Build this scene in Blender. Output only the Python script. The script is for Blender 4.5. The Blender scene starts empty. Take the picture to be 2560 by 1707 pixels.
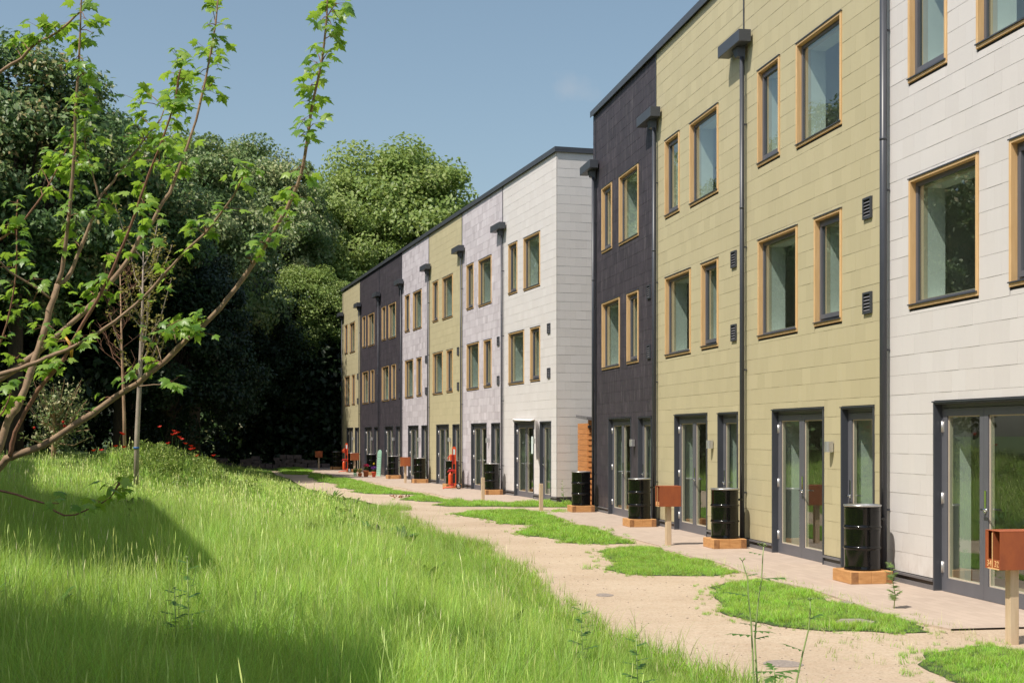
import bpy, math, random
import numpy as np
from mathutils import Vector, Matrix, Euler

random.seed(7)
rng = np.random.default_rng(11)
scene = bpy.context.scene
COL = scene.collection
R = math.radians

# ------------------------------------------------------------------ camera
EYE = 1.83
F = 3400.0                       # focal length in pixels of a 2560-wide frame
cam_d = bpy.data.cameras.new("camera")
cam_d.sensor_width = 36.0
cam_d.lens = 36.0 * F / 2560.0
cam_d.shift_y = 0.0916
cam_d.clip_start = 0.1
cam_d.clip_end = 3000.0
cam = bpy.data.objects.new("camera", cam_d)
cam.location = (0, 0, EYE)
cam.rotation_euler = (R(90), 0, 0)
COL.objects.link(cam)
scene.camera = cam

# ------------------------------------------------------------------ light
SUN_EL = R(57)
SUN_DIR = Vector((-0.755 * math.cos(SUN_EL), -0.656 * math.cos(SUN_EL), math.sin(SUN_EL)))   # towards the sun
world = bpy.data.worlds.new("World")
scene.world = world
world.use_nodes = True
wn = world.node_tree.nodes
wl = world.node_tree.links
bg = wn["Background"]
sky = wn.new("ShaderNodeTexSky")
sky.sky_type = 'NISHITA'
sky.sun_disc = False
sky.sun_elevation = SUN_EL
sky.sun_rotation = math.atan2(SUN_DIR.x, SUN_DIR.y)
sky.altitude = 50.0
sky.air_density = 1.0
sky.dust_density = 2.2
sky.ozone_density = 1.3
sky_ = wn.new("ShaderNodeHueSaturation"); sky_.inputs["Hue"].default_value = 0.484; sky_.inputs["Saturation"].default_value = 0.88; sky_.inputs["Value"].default_value = 1.18
wl.new(sky.outputs[0], sky_.inputs["Color"])
# one small wisp of cloud low in the sky
tc = wn.new("ShaderNodeTexCoord")
cm_ = wn.new("ShaderNodeMapping"); cm_.vector_type = 'POINT'
cd_ = Vector((146 / 3400, 1.0, 865 / 3400)).normalized()
cm_.inputs["Scale"].default_value = (38, 38, 62)
cm_.inputs["Location"].default_value = (-cd_.x * 38, -cd_.y * 38, -cd_.z * 62)
wl.new(tc.outputs["Generated"], cm_.inputs[0])
cl_ = wn.new("ShaderNodeVectorMath"); cl_.operation = 'LENGTH'; wl.new(cm_.outputs[0], cl_.inputs[0])
cn_ = wn.new("ShaderNodeTexNoise"); cn_.inputs["Scale"].default_value = 60; cn_.inputs["Detail"].default_value = 5; wl.new(tc.outputs["Generated"], cn_.inputs["Vector"])
cs_ = wn.new("ShaderNodeMath"); cs_.operation = 'MULTIPLY_ADD'; cs_.inputs[1].default_value = 1.6; wl.new(cn_.outputs["Fac"], cs_.inputs[0]); wl.new(cl_.outputs["Value"], cs_.inputs[2])
cr_ = wn.new("ShaderNodeMapRange"); cr_.inputs[1].default_value = 1.55; cr_.inputs[2].default_value = 0.75; cr_.inputs[3].default_value = 0.0; cr_.inputs[4].default_value = 0.16
wl.new(cs_.outputs[0], cr_.inputs[0])
cx_ = wn.new("ShaderNodeMix"); cx_.data_type = 'RGBA'; wl.new(cr_.outputs[0], cx_.inputs[0]); wl.new(sky_.outputs[0], cx_.inputs[6]); cx_.inputs[7].default_value = (6.0, 5.6, 5.4, 1)
wl.new(cx_.outputs[2], bg.inputs[0])
bg.inputs[1].default_value = 0.113
sun_d = bpy.data.lights.new("sun", 'SUN')
sun_d.energy = 4.95
sun_d.angle = R(0.53)
sun_d.color = (1.0, 0.93, 0.83)
sun = bpy.data.objects.new("sun", sun_d)
sun.rotation_euler = SUN_DIR.to_track_quat('Z', 'Y').to_euler()
sun.location = (-20, -15, 40)
COL.objects.link(sun)
vs = scene.view_settings
vs.view_transform = 'Standard'
vs.look = 'None'
vs.exposure = 0.0
vs.gamma = 1.0
vs.use_curve_mapping = False
cy = scene.cycles
cy.max_bounces = 8
cy.diffuse_bounces = 3
cy.glossy_bounces = 4
cy.transmission_bounces = 6
cy.transparent_max_bounces = 12
cy.sample_clamp_indirect = 6.0
cy.caustics_reflective = False
cy.caustics_refractive = False
try:
    cy.use_denoising = True
    cy.denoiser = 'OPENIMAGEDENOISE'
    cy.denoising_input_passes = 'RGB_ALBEDO_NORMAL'
    cy.denoising_prefilter = 'NONE'      # keeps the grain of grass and slates
except Exception:
    pass

# ------------------------------------------------------------------ helpers
def at(px, py, Y):
    """a point of the place: bearing of a sight line and its distance along +Y"""
    return Vector(((px - 1280.0) / F * Y, Y, EYE - (py - 1088.0) / F * Y))

class MB:
    def __init__(self):
        self.v = []; self.f = []; self.m = []; self.s = []
    def add(self, vs_, fs, mi=0, smooth=False):
        b = len(self.v)
        self.v += [tuple(p) for p in vs_]
        for q in fs:
            self.f.append(tuple(b + i for i in q)); self.m.append(mi); self.s.append(smooth)
    def box(self, x0, x1, y0, y1, z0, z1, mi=0):
        self.add([(x0, y0, z0), (x1, y0, z0), (x1, y1, z0), (x0, y1, z0),
                  (x0, y0, z1), (x1, y0, z1), (x1, y1, z1), (x0, y1, z1)],
                 [(0, 3, 2, 1), (4, 5, 6, 7), (0, 1, 5, 4), (1, 2, 6, 5), (2, 3, 7, 6), (3, 0, 4, 7)], mi)
    def bbox(self, x0, x1, y0, y1, z0, z1, b=0.01, mi=0):
        """box with its vertical and horizontal edges chamfered"""
        xs = (x0, x0 + b, x1 - b, x1); ys = (y0, y0 + b, y1 - b, y1); zs = (z0, z0 + b, z1 - b, z1)
        P = {}
        vs_ = []
        for i in (1, 2):
            for j in (1, 2):
                for k in (1, 2):
                    for ax in range(3):
                        c = [xs[i], ys[j], zs[k]]
                        if ax == 0: c[0] = xs[0 if i == 1 else 3]
                        if ax == 1: c[1] = ys[0 if j == 1 else 3]
                        if ax == 2: c[2] = zs[0 if k == 1 else 3]
                        P[(i, j, k, ax)] = len(vs_); vs_.append(tuple(c))
        fs = []
        for i in (1, 2):
            q = [(i, 1, 1, 0), (i, 2, 1, 0), (i, 2, 2, 0), (i, 1, 2, 0)]
            fs.append([P[a] for a in (q if i == 2 else q[::-1])])
        for j in (1, 2):
            q = [(1, j, 1, 1), (1, j, 2, 1), (2, j, 2, 1), (2, j, 1, 1)]
            fs.append([P[a] for a in (q if j == 2 else q[::-1])])
        for k in (1, 2):
            q = [(1, 1, k, 2), (2, 1, k, 2), (2, 2, k, 2), (1, 2, k, 2)]
            fs.append([P[a] for a in (q if k == 2 else q[::-1])])
        for i in (1, 2):
            for j in (1, 2):
                fs.append([P[(i, j, 1, 0)], P[(i, j, 1, 1)], P[(i, j, 2, 1)], P[(i, j, 2, 0)]])
        for i in (1, 2):
            for k in (1, 2):
                fs.append([P[(i, 1, k, 0)], P[(i, 1, k, 2)], P[(i, 2, k, 2)], P[(i, 2, k, 0)]])
        for j in (1, 2):
            for k in (1, 2):
                fs.append([P[(1, j, k, 1)], P[(1, j, k, 2)], P[(2, j, k, 2)], P[(2, j, k, 1)]])
        for i in (1, 2):
            for j in (1, 2):
                for k in (1, 2):
                    fs.append([P[(i, j, k, 0)], P[(i, j, k, 1)], P[(i, j, k, 2)]])
        self.add(vs_, fs, mi)
    def tube(self, pts, rad, n=8, mi=0, cap=True, smooth=True):
        pts = [Vector(p) for p in pts]
        if not hasattr(rad, '__len__'): rad = [rad] * len(pts)
        vs_ = []; fs = []
        up = Vector((0.13, 0.31, 0.94))
        pa = None
        for i, p in enumerate(pts):
            d = (pts[min(i + 1, len(pts) - 1)] - pts[max(i - 1, 0)]).normalized()
            if pa is None:
                a = d.cross(up)
                if a.length < 1e-3: a = d.cross(Vector((1, 0, 0)))
                a.normalize()
            else:
                a = (pa - d * pa.dot(d)).normalized()
            pa = a
            b = d.cross(a)
            for k in range(n):
                t = 2 * math.pi * k / n
                vs_.append(p + (a * math.cos(t) + b * math.sin(t)) * rad[i])
        for i in range(len(pts) - 1):
            for k in range(n):
                k2 = (k + 1) % n
                fs.append((i * n + k, i * n + k2, (i + 1) * n + k2, (i + 1) * n + k))
        self.add(vs_, fs, mi, smooth)
        if cap:
            b = len(self.v) - len(vs_)
            self.f.append(tuple(b + k for k in range(n))[::-1]); self.m.append(mi); self.s.append(False)
            self.f.append(tuple(b + (len(pts) - 1) * n + k for k in range(n))); self.m.append(mi); self.s.append(False)
    def lathe(self, prof, n=20, mi=0, centre=(0, 0, 0), smooth=True):
        vs_ = []; fs = []
        for (r, z) in prof:
            for k in range(n):
                t = 2 * math.pi * k / n
                vs_.append((centre[0] + r * math.cos(t), centre[1] + r * math.sin(t), centre[2] + z))
        for i in range(len(prof) - 1):
            for k in range(n):
                k2 = (k + 1) % n
                fs.append((i * n + k, i * n + k2, (i + 1) * n + k2, (i + 1) * n + k))
        self.add(vs_, fs, mi, smooth)
        b = len(self.v) - len(vs_)
        if prof[0][0] > 1e-4:
            self.f.append(tuple(b + k for k in range(n))[::-1]); self.m.append(mi); self.s.append(False)
        if prof[-1][0] > 1e-4:
            self.f.append(tuple(b + (len(prof) - 1) * n + k for k in range(n))); self.m.append(mi); self.s.append(False)
    def mesh(self, name, mats):
        me = bpy.data.meshes.new(name)
        me.from_pydata(self.v, [], self.f)
        for mt in (mats if isinstance(mats, (list, tuple)) else [mats]):
            me.materials.append(mt)
        me.polygons.foreach_set("material_index", self.m)
        me.polygons.foreach_set("use_smooth", self.s)
        me.update()
        return me
    def build(self, name, mats, parent=None, loc=(0, 0, 0), rz=0.0):
        o = bpy.data.objects.new(name, self.mesh(name, mats))
        o.location = loc
        if rz: o.rotation_euler = (0, 0, rz)
        if parent is not None: o.parent = parent
        COL.objects.link(o)
        return o

def np_mesh(name, V, Fc, mats, smooth=False, attrs=None):
    """V (n,3); Fc (m,k) constant face size"""
    me = bpy.data.meshes.new(name)
    V = np.asarray(V, dtype=np.float32); Fc = np.asarray(Fc, dtype=np.int32)
    me.vertices.add(len(V)); me.vertices.foreach_set("co", V.ravel())
    k = Fc.shape[1]
    me.loops.add(Fc.size); me.loops.foreach_set("vertex_index", Fc.ravel())
    me.polygons.add(len(Fc))
    me.polygons.foreach_set("loop_start", np.arange(0, Fc.size, k, dtype=np.int32))
    try:
        me.polygons.foreach_set("loop_total", np.full(len(Fc), k, dtype=np.int32))
    except Exception:
        pass
    me.polygons.foreach_set("use_smooth", np.full(len(Fc), smooth, dtype=bool))
    for mt in (mats if isinstance(mats, (list, tuple)) else [mats]): me.materials.append(mt)
    for nm, dom, arr in (attrs or []):
        a = me.attributes.new(nm, 'FLOAT', dom)
        a.data.foreach_set("value", np.asarray(arr, dtype=np.float32).ravel())
    me.update(calc_edges=True)
    me.validate()
    return me

def obj(name, me, parent=None, loc=(0, 0, 0)):
    o = bpy.data.objects.new(name, me)
    o.location = loc
    if parent is not None: o.parent = parent
    COL.objects.link(o)
    return o

def tag(o, label=None, cat=None, group=None, kind=None):
    if label: o["label"] = label
    if cat: o["category"] = cat
    if group: o["group"] = group
    if kind: o["kind"] = kind
    return o

def empty(name, loc, rz=0.0, label=None, cat=None, group=None):
    o = bpy.data.objects.new(name, None)
    o.empty_display_size = 0.2
    o.location = loc
    o.rotation_euler = (0, 0, rz)
    COL.objects.link(o)
    return tag(o, label, cat, group)

def copy_tree(o, parent=None):
    c = o.copy(); COL.objects.link(c)
    if parent is not None: c.parent = parent
    for ch in list(o.children):
        copy_tree(ch, c)
    return c

# ------------------------------------------------------------------ materials
def newmat(name):
    m = bpy.data.materials.new(name); m.use_nodes = True
    nt = m.node_tree
    return m, nt, nt.nodes, nt.links, nt.nodes["Principled BSDF"]

def mathn(nt, op, a, b=None):
    n = nt.nodes.new("ShaderNodeMath"); n.operation = op
    for i, x in enumerate((a, b)):
        if x is None: continue
        if isinstance(x, (int, float)): n.inputs[i].default_value = x
        else: nt.links.new(x, n.inputs[i])
    return n.outputs[0]

def mixc(nt, fac, a, b, mode='MIX'):
    n = nt.nodes.new("ShaderNodeMix"); n.data_type = 'RGBA'; n.blend_type = mode
    if isinstance(fac, (int, float)): n.inputs[0].default_value = fac
    else: nt.links.new(fac, n.inputs[0])
    for i, x in ((6, a), (7, b)):
        if isinstance(x, tuple): n.inputs[i].default_value = (x[0], x[1], x[2], 1)
        else: nt.links.new(x, n.inputs[i])
    return n.outputs[2]

def noise(nt, scale, stretch=(1, 1, 1), detail=4.0, rough=0.55, coord='pos'):
    if coord == 'pos':
        src = nt.nodes.new("ShaderNodeNewGeometry").outputs["Position"]
    else:
        src = nt.nodes.new("ShaderNodeTexCoord").outputs["Object"]
    mp = nt.nodes.new("ShaderNodeMapping"); mp.inputs["Scale"].default_value = stretch
    nt.links.new(src, mp.inputs[0])
    n = nt.nodes.new("ShaderNodeTexNoise")
    n.inputs["Scale"].default_value = scale
    n.inputs["Detail"].default_value = detail
    n.inputs["Roughness"].default_value = rough
    nt.links.new(mp.outputs[0], n.inputs["Vector"])
    return n.outputs["Fac"]

def ramp(nt, fac, stops):
    n = nt.nodes.new("ShaderNodeValToRGB")
    el = n.color_ramp.elements
    while len(el) < len(stops): el.new(0.5)
    for e, (p, c) in zip(el, stops):
        e.position = p
        e.color = (c, c, c, 1) if isinstance(c, (int, float)) else (c[0], c[1], c[2], 1)
    nt.links.new(fac, n.inputs[0])
    return n.outputs[0]

def bump(nt, h, strength=0.2, dist=0.01):
    n = nt.nodes.new("ShaderNodeBump")
    n.inputs["Strength"].default_value = strength
    n.inputs["Distance"].default_value = dist
    nt.links.new(h, n.inputs["Height"])
    return n.outputs[0]

def simple(name, col, rough=0.6, metal=0.0, var=0.12, scale=6.0, stretch=(1, 1, 1), bmp=0.0, dark=None, coord='pos', spec=0.5):
    m, nt, N, L, P = newmat(name)
    f = noise(nt, scale, stretch, coord=coord)
    f2 = ramp(nt, f, [(0.3, 0.0), (0.7, 1.0)])
    d = dark or tuple(c * (1 - 2 * var) for c in col)
    c = mixc(nt, f2, d, col)
    L.new(c, P.inputs["Base Color"])
    P.inputs["Roughness"].default_value = rough
    P.inputs["Metallic"].default_value = metal
    P.inputs["Specular IOR Level"].default_value = spec
    if bmp: L.new(bump(nt, f, bmp, 0.01), P.inputs["Normal"])
    return m

def slate(name, col, alt, streak=(0.8, 0.8, 0.8), tone=0.10, stk=0.12, rough=0.62):
    """fibre cement slate: every slate its own tone, faint vertical weather streaks"""
    m, nt, N, L, P = newmat(name)
    oi = N.new("ShaderNodeObjectInfo")
    at_ = N.new("ShaderNodeAttribute"); at_.attribute_name = "tone"
    t = mathn(nt, 'FRACT', mathn(nt, 'ADD', oi.outputs["Random"], at_.outputs["Fac"]))
    c = mixc(nt, t, alt, col)
    k = mathn(nt, 'ADD', mathn(nt, 'MULTIPLY', mathn(nt, 'FRACT', mathn(nt, 'MULTIPLY', t, 7.31)), tone), 1.0 - tone * 0.6)
    mul = N.new("ShaderNodeVectorMath"); mul.operation = 'SCALE'
    L.new(c, mul.inputs[0]); L.new(k, mul.inputs["Scale"])
    s = noise(nt, 5.0, (2.2, 2.2, 0.35), 6.0, 0.65)
    sf = ramp(nt, s, [(0.52, 0.0), (0.78, stk)])
    c2 = mixc(nt, sf, mul.outputs[0], streak)
    # splashes of dirt from the ground and pale blotches of efflorescence, both ragged
    sx = N.new("ShaderNodeSeparateXYZ"); gp = N.new("ShaderNodeNewGeometry"); L.new(gp.outputs["Position"], sx.inputs[0])
    low = N.new("ShaderNodeMapRange"); low.inputs[1].default_value = 0.55; low.inputs[2].default_value = 0.12; L.new(sx.outputs["Z"], low.inputs[0])
    dn = ramp(nt, noise(nt, 7.0, (1, 1, 0.7), 6, 0.7), [(0.40, 0.0), (0.66, 1.0)])
    c2 = mixc(nt, mathn(nt, 'MULTIPLY', mathn(nt, 'MULTIPLY', low.outputs[0], dn), 0.30), c2, (0.30, 0.225, 0.16))
    bl = ramp(nt, noise(nt, 1.7, (1, 1, 0.55), 7, 0.72), [(0.60, 0.0), (0.80, stk * 1.2)])
    c2 = mixc(nt, bl, c2, streak)
    fine = noise(nt, 90.0, (1, 1, 1), 3.0)
    c3 = mixc(nt, mathn(nt, 'MULTIPLY', fine, 0.10), c2, tuple(x * 0.6 for x in col))
    L.new(c3, P.inputs["Base Color"])
    P.inputs["Roughness"].default_value = rough
    P.inputs["Specular IOR Level"].default_value = 0.35
    L.new(bump(nt, fine, 0.15, 0.004), P.inputs["Normal"])
    return m

M = {}
M['green'] = slate("slate_olive", (0.53, 0.470, 0.295), (0.51, 0.452, 0.280), (0.60, 0.55, 0.43), 0.07, 0.16)
M['dark'] = slate("slate_charcoal", (0.058, 0.049, 0.060), (0.046, 0.040, 0.049), (0.30, 0.27, 0.28), 0.16, 0.32)
M['lilac'] = slate("slate_lilac_grey", (0.63, 0.585, 0.62), (0.50, 0.455, 0.485), (0.86, 0.84, 0.87), 0.12, 0.62)
M['white'] = slate("slate_warm_white", (0.69, 0.66, 0.645), (0.67, 0.635, 0.615), (0.80, 0.77, 0.75), 0.05, 0.15)
M['membrane'] = simple("wall_membrane", (0.030, 0.028, 0.028), 0.9)
M['plaster'] = simple("plaster", (0.74, 0.76, 0.73), 0.85, var=0.03)
M['floorwood'] = simple("floor_board", (0.42, 0.30, 0.19), 0.5, stretch=(1, 8, 1))
M['larch'] = simple("larch_surround", (0.74, 0.50, 0.255), 0.55, var=0.10, scale=9, stretch=(3, 3, 0.35), dark=(0.65, 0.415, 0.19))
M['anthracite'] = simple("anthracite_metal", (0.060, 0.066, 0.080), 0.42, metal=0.0, var=0.08, scale=3)
M['pipe'] = simple("pipe_metal", (0.052, 0.058, 0.072), 0.38, var=0.08, scale=3)
M['framegrey'] = simple("frame_grey", (0.125, 0.128, 0.150), 0.40, var=0.05, scale=4)
M['sealpale'] = simple("inner_timber_frame", (0.66, 0.56, 0.44), 0.5, var=0.05)
M['kerb'] = simple("plinth_metal", (0.17, 0.165, 0.175), 0.5, var=0.1, scale=4)
M['steel'] = simple("brushed_steel", (0.62, 0.61, 0.61), 0.42, metal=0.75, var=0.05, scale=20)
M['chrome'] = simple("chrome", (0.75, 0.75, 0.75), 0.12, metal=1.0, var=0.02)
M['barrel'] = simple("black_gloss_paint", (0.0045, 0.0045, 0.005), 0.085, var=0.1, spec=0.42)
M['rim'] = simple("barrel_rim_steel", (0.62, 0.62, 0.61), 0.32, metal=0.9, var=0.1, scale=14)
M['blackplastic'] = simple("black_plastic", (0.012, 0.012, 0.013), 0.45)
M['sleeper'] = simple("oak_sleeper", (0.62, 0.335, 0.135), 0.7, var=0.16, scale=7, stretch=(1, 1, 5), bmp=0.2, dark=(0.46, 0.225, 0.08))
M['endgrain'] = simple("oak_end_grain", (0.40, 0.20, 0.08), 0.8, var=0.2, scale=16, bmp=0.2, dark=(0.22, 0.10, 0.04))
M['postwood'] = simple("pale_post_wood", (0.66, 0.51, 0.35), 0.7, var=0.1, scale=5, stretch=(5, 5, 0.5), dark=(0.53, 0.39, 0.25))
M['shedwood'] = simple("cedar_board", (0.60, 0.26, 0.085), 0.65, var=0.2, scale=4, stretch=(0.5, 0.5, 9), bmp=0.15, dark=(0.42, 0.155, 0.045))
M['terracotta'] = simple("terracotta", (0.52, 0.17, 0.065), 0.8, var=0.08)
M['redpot'] = simple("red_pot", (0.62, 0.085, 0.035), 0.5, var=0.05)
M['mint'] = simple("mint_paint", (0.36, 0.60, 0.46), 0.5, var=0.05)
M['orange'] = simple("orange_red_paint", (0.72, 0.095, 0.025), 0.35, var=0.06)
M['crimson'] = simple("crimson_paint", (0.40, 0.012, 0.018), 0.35, var=0.06)
M['lattice'] = simple("lattice_wood", (0.50, 0.23, 0.075), 0.7)
M['stone'] = simple("shaded_stone", (0.25, 0.185, 0.17), 0.9, var=0.22, scale=5, bmp=0.5, coord='obj')  # stone colour lowered to carry the shade of the trees
M['slab'] = simple("concrete_slab", (0.36, 0.31, 0.255), 0.9, var=0.2, scale=24, bmp=0.3)
M['iron'] = simple("cast_iron", (0.37, 0.31, 0.27), 0.6, var=0.2, scale=30, bmp=0.3)
M['paper'] = simple("white_paper", (0.62, 0.72, 0.70), 0.8, var=0.03)
M['digit'] = simple("pale_orange_digit", (0.85, 0.52, 0.24), 0.6, var=0.04)
M['blue'] = simple("blue_tie", (0.03, 0.14, 0.42), 0.5)
M['render_wall'] = simple("render_wall", (0.60, 0.57, 0.52), 0.85, var=0.05)

def mat_corten():
    m, nt, N, L, P = newmat("corten_steel")
    a = noise(nt, 3.0, (1, 1, 0.5), 6, 0.65)
    b = noise(nt, 40.0, (1, 1, 0.6), 5)
    c = ramp(nt, a, [(0.3, (0.26, 0.062, 0.024)), (0.55, (0.40, 0.105, 0.030)), (0.75, (0.50, 0.165, 0.045))])
    c2 = mixc(nt, mathn(nt, 'MULTIPLY', b, 0.45), c, (0.20, 0.050, 0.022))
    L.new(c2, P.inputs["Base Color"]); P.inputs["Roughness"].default_value = 0.72
    L.new(bump(nt, b, 0.15, 0.003), P.inputs["Normal"])
    return m
M['corten'] = mat_corten()

def mat_glass():
    m, nt, N, L, P = newmat("window_glass")
    N.remove(P)
    tr = N.new("ShaderNodeBsdfTransparent"); tr.inputs[0].default_value = (0.80, 0.90, 0.85, 1)
    gl = N.new("ShaderNodeBsdfGlossy"); gl.inputs["Roughness"].default_value = 0.0
    gl.inputs[0].default_value = (0.92, 0.96, 0.95, 1)
    lw = N.new("ShaderNodeLayerWeight")          # Schlick curve, the same from both sides of the pane
    fr_ = mathn(nt, 'ADD', mathn(nt, 'MULTIPLY', mathn(nt, 'POWER', lw.outputs["Facing"], 5.0), 0.80), 0.19)
    # very slight unevenness of the panes
    nz = noise(nt, 0.9, (1, 1, 1), 1.0)
    L.new(bump(nt, nz, 0.02, 0.02), gl.inputs["Normal"])
    mx = N.new("ShaderNodeMixShader")
    L.new(fr_, mx.inputs[0])
    L.new(tr.outputs[0], mx.inputs[1]); L.new(gl.outputs[0], mx.inputs[2])
    L.new(mx.outputs[0], N["Material Output"].inputs[0])
    return m
M['glass'] = mat_glass()

def soft_normal(nt, k):
    """bend the shading normal upwards and sunwards so blades and leaves look brighter lit"""
    g = nt.nodes.new("ShaderNodeNewGeometry")
    a = nt.nodes.new("ShaderNodeVectorMath"); a.operation = 'SCALE'; a.inputs["Scale"].default_value = 1 - k
    nt.links.new(g.outputs["Normal"], a.inputs[0])
    b = nt.nodes.new("ShaderNodeVectorMath"); b.operation = 'ADD'; b.inputs[1].default_value = (-0.25 * k, -0.25 * k, k)
    nt.links.new(a.outputs[0], b.inputs[0])
    c = nt.nodes.new("ShaderNodeVectorMath"); c.operation = 'NORMALIZE'; nt.links.new(b.outputs[0], c.inputs[0])
    return c.outputs[0]

def mat_leaf(name, stops, trans=(0.30, 0.45, 0.06), tmix=0.35, rough=0.45, attr="tone", objr=0.0, spec=0.3, up=0.0):
    m, nt, N, L, P = newmat(name)
    a = N.new("ShaderNodeAttribute"); a.attribute_name = attr
    t = a.outputs["Fac"]
    if objr:
        oi = N.new("ShaderNodeObjectInfo")
        t = mathn(nt, 'ADD', mathn(nt, 'MULTIPLY', t, 1 - objr), mathn(nt, 'MULTIPLY', oi.outputs["Random"], objr))
    c = ramp(nt, t, stops)
    L.new(c, P.inputs["Base Color"])
    P.inputs["Roughness"].default_value = rough
    P.inputs["Specular IOR Level"].default_value = spec
    if up: L.new(soft_normal(nt, up), P.inputs["Normal"])
    tl = N.new("ShaderNodeBsdfTranslucent")
    L.new(mixc(nt, 0.75, c, trans), tl.inputs[0])
    mx = N.new("ShaderNodeMixShader"); mx.inputs[0].default_value = tmix
    L.new(P.outputs[0], mx.inputs[1]); L.new(tl.outputs[0], mx.inputs[2])
    L.new(mx.outputs[0], N["Material Output"].inputs[0])
    return m

# ------------------------------------------------------------------ ground, path, paving
EDGE = [(-12.3, 69.5), (-10.85, 62.69), (-9.42, 57.53), (-7.86, 50.3), (-6.38, 43.97), (-5.25, 40.42), (-4.65, 39.62), (-3.88, 37.0),
        (-3.31, 35.32), (-2.83, 34.03), (-2.91, 33.22), (-3.11, 32.3), (-2.86, 30.54), (-2.57, 28.96), (-2.14, 26.74),
        (-1.59, 24.41), (-1.17, 23.39), (-0.75, 22.56), (-0.73, 20.94), (-0.38, 19.22), (-0.09, 17.53), (0.01, 16.15),
        (0.18, 15.02), (0.42, 13.4), (0.72, 12.0), (1.0, 11.19), (1.22, 10.41), (1.42, 9.86), (1.60, 9.31), (1.95, 8.0),
        (2.2, 6.0), (2.4, 3.0), (2.5, -12.0)]
EY = np.array([p[1] for p in EDGE])[::-1]; EX = np.array([p[0] for p in EDGE])[::-1]
def edge_x(Y): return np.interp(Y, EY, EX)
def sstep(t):
    t = np.clip(t, 0, 1); return t * t * (3 - 2 * t)
def ground_z(X, Y):
    X = np.asarray(X, float); Y = np.asarray(Y, float)
    d = edge_x(np.minimum(Y, 69.0)) - X
    z = -0.03 + 0.80 * sstep((d - 0.2) / 9.5) * (1 - 0.35 * sstep((Y - 58) / 12)) + 0.02 * np.clip(d - 9, 0, 30)
    z = z + 0.72 * np.exp(-((X + 9.0) / 1.45) ** 2 - ((Y - 34.5) / 2.2) ** 2)
    w = sstep(d / 2.0)
    z = z + w * (0.05 * np.sin(X * 1.3 + Y * 0.7) + 0.04 * np.sin(X * 2.9 - Y * 1.9))
    return z

def mat_soil():
    m, nt, N, L, P = newmat("meadow_soil")
    a = noise(nt, 1.6, (1, 1, 1), 6, 0.7)
    c = ramp(nt, a, [(0.3, (0.030, 0.055, 0.012)), (0.6, (0.060, 0.100, 0.020)), (0.8, (0.110, 0.120, 0.045))])
    L.new(c, P.inputs["Base Color"]); P.inputs["Roughness"].default_value = 0.95
    return m
xs = np.concatenate([np.linspace(-500, -45, 12), np.linspace(-42, 16, 146), np.linspace(20, 500, 12)])
ys = np.concatenate([np.linspace(-120, -14, 8), np.linspace(-12, 84, 193), np.linspace(90, 1800, 16)])
GX, GY = np.meshgrid(xs, ys)
GZ = ground_z(GX, GY)
nx, ny = len(xs), len(ys)
ii = (np.arange(ny - 1)[:, None] * nx + np.arange(nx - 1)[None, :]).ravel()
ground = obj("ground", np_mesh("ground", np.stack([GX.ravel(), GY.ravel(), GZ.ravel()], 1),
             np.stack([ii, ii + 1, ii + nx + 1, ii + nx], 1), mat_soil(), True))
tag(ground, "gently rising meadow soil left of the gravel path", kind="structure")

def mat_gravel():
    m, nt, N, L, P = newmat("hoggin_gravel")
    big = noise(nt, 0.7, (1, 1, 1), 5, 0.6)
    mid = noise(nt, 9.0, (1, 1, 1), 5, 0.6)
    geo = N.new("ShaderNodeNewGeometry")
    vo = N.new("ShaderNodeTexVoronoi"); vo.inputs["Scale"].default_value = 55.0
    L.new(geo.outputs["Position"], vo.inputs["Vector"])
    sep = N.new("ShaderNodeSeparateColor"); L.new(vo.outputs["Color"], sep.inputs[0])
    base = ramp(nt, big, [(0.3, (0.440, 0.345, 0.245)), (0.7, (0.540, 0.443, 0.330))])
    c2 = mixc(nt, mathn(nt, 'MULTIPLY', ramp(nt, mid, [(0.42, 0.0), (0.72, 1.0)]), 0.35), base, (0.46, 0.32, 0.215))
    lane = ramp(nt, noise(nt, 0.28, (1.6, 0.35, 1), 4, 0.6), [(0.42, 0.0), (0.68, 0.32)])
    c2 = mixc(nt, lane, c2, (0.56, 0.46, 0.37))
    damp = ramp(nt, noise(nt, 1.9, (1, 0.6, 1), 6, 0.7), [(0.58, 0.0), (0.78, 0.40)])
    c2 = mixc(nt, damp, c2, (0.33, 0.235, 0.165))
    st = ramp(nt, sep.outputs[0], [(0.0, (0.78, 0.75, 0.72)), (0.4, (1, 1, 1)), (0.95, (1.0, 1.0, 1.0)), (1.0, (1.18, 1.18, 1.2))])
    mul = mixc(nt, 0.8, c2, st, 'MULTIPLY')
    L.new(mul, P.inputs["Base Color"]); P.inputs["Roughness"].default_value = 0.95
    P.inputs["Specular IOR Level"].default_value = 0.2
    h = mathn(nt, 'SUBTRACT', mathn(nt, 'MULTIPLY', mid, 0.6), vo.outputs["Distance"])
    L.new(bump(nt, h, 0.35, 0.009), P.inputs["Normal"])
    return m
from mathutils.geometry import tessellate_polygon
def sheet(name, poly, z, mt, label=None, kind="structure", thick=0.0):
    tri = tessellate_polygon([[Vector((p[0], p[1], 0)) for p in poly]])
    me = bpy.data.meshes.new(name)
    fs = []
    for t in tri:
        a, b, c = (poly[i] for i in t)
        up = (b[0] - a[0]) * (c[1] - a[1]) - (b[1] - a[1]) * (c[0] - a[0])
        fs.append(tuple(t) if up > 0 else (t[0], t[2], t[1]))
    me.from_pydata([(p[0], p[1], z) for p in poly], [], fs)
    me.materials.append(mt); me.update()
    return tag(obj(name, me), label, kind=kind)
M['gravel'] = mat_gravel()
path_poly = EDGE + [(16, -12), (16, 69.5)]
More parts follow.
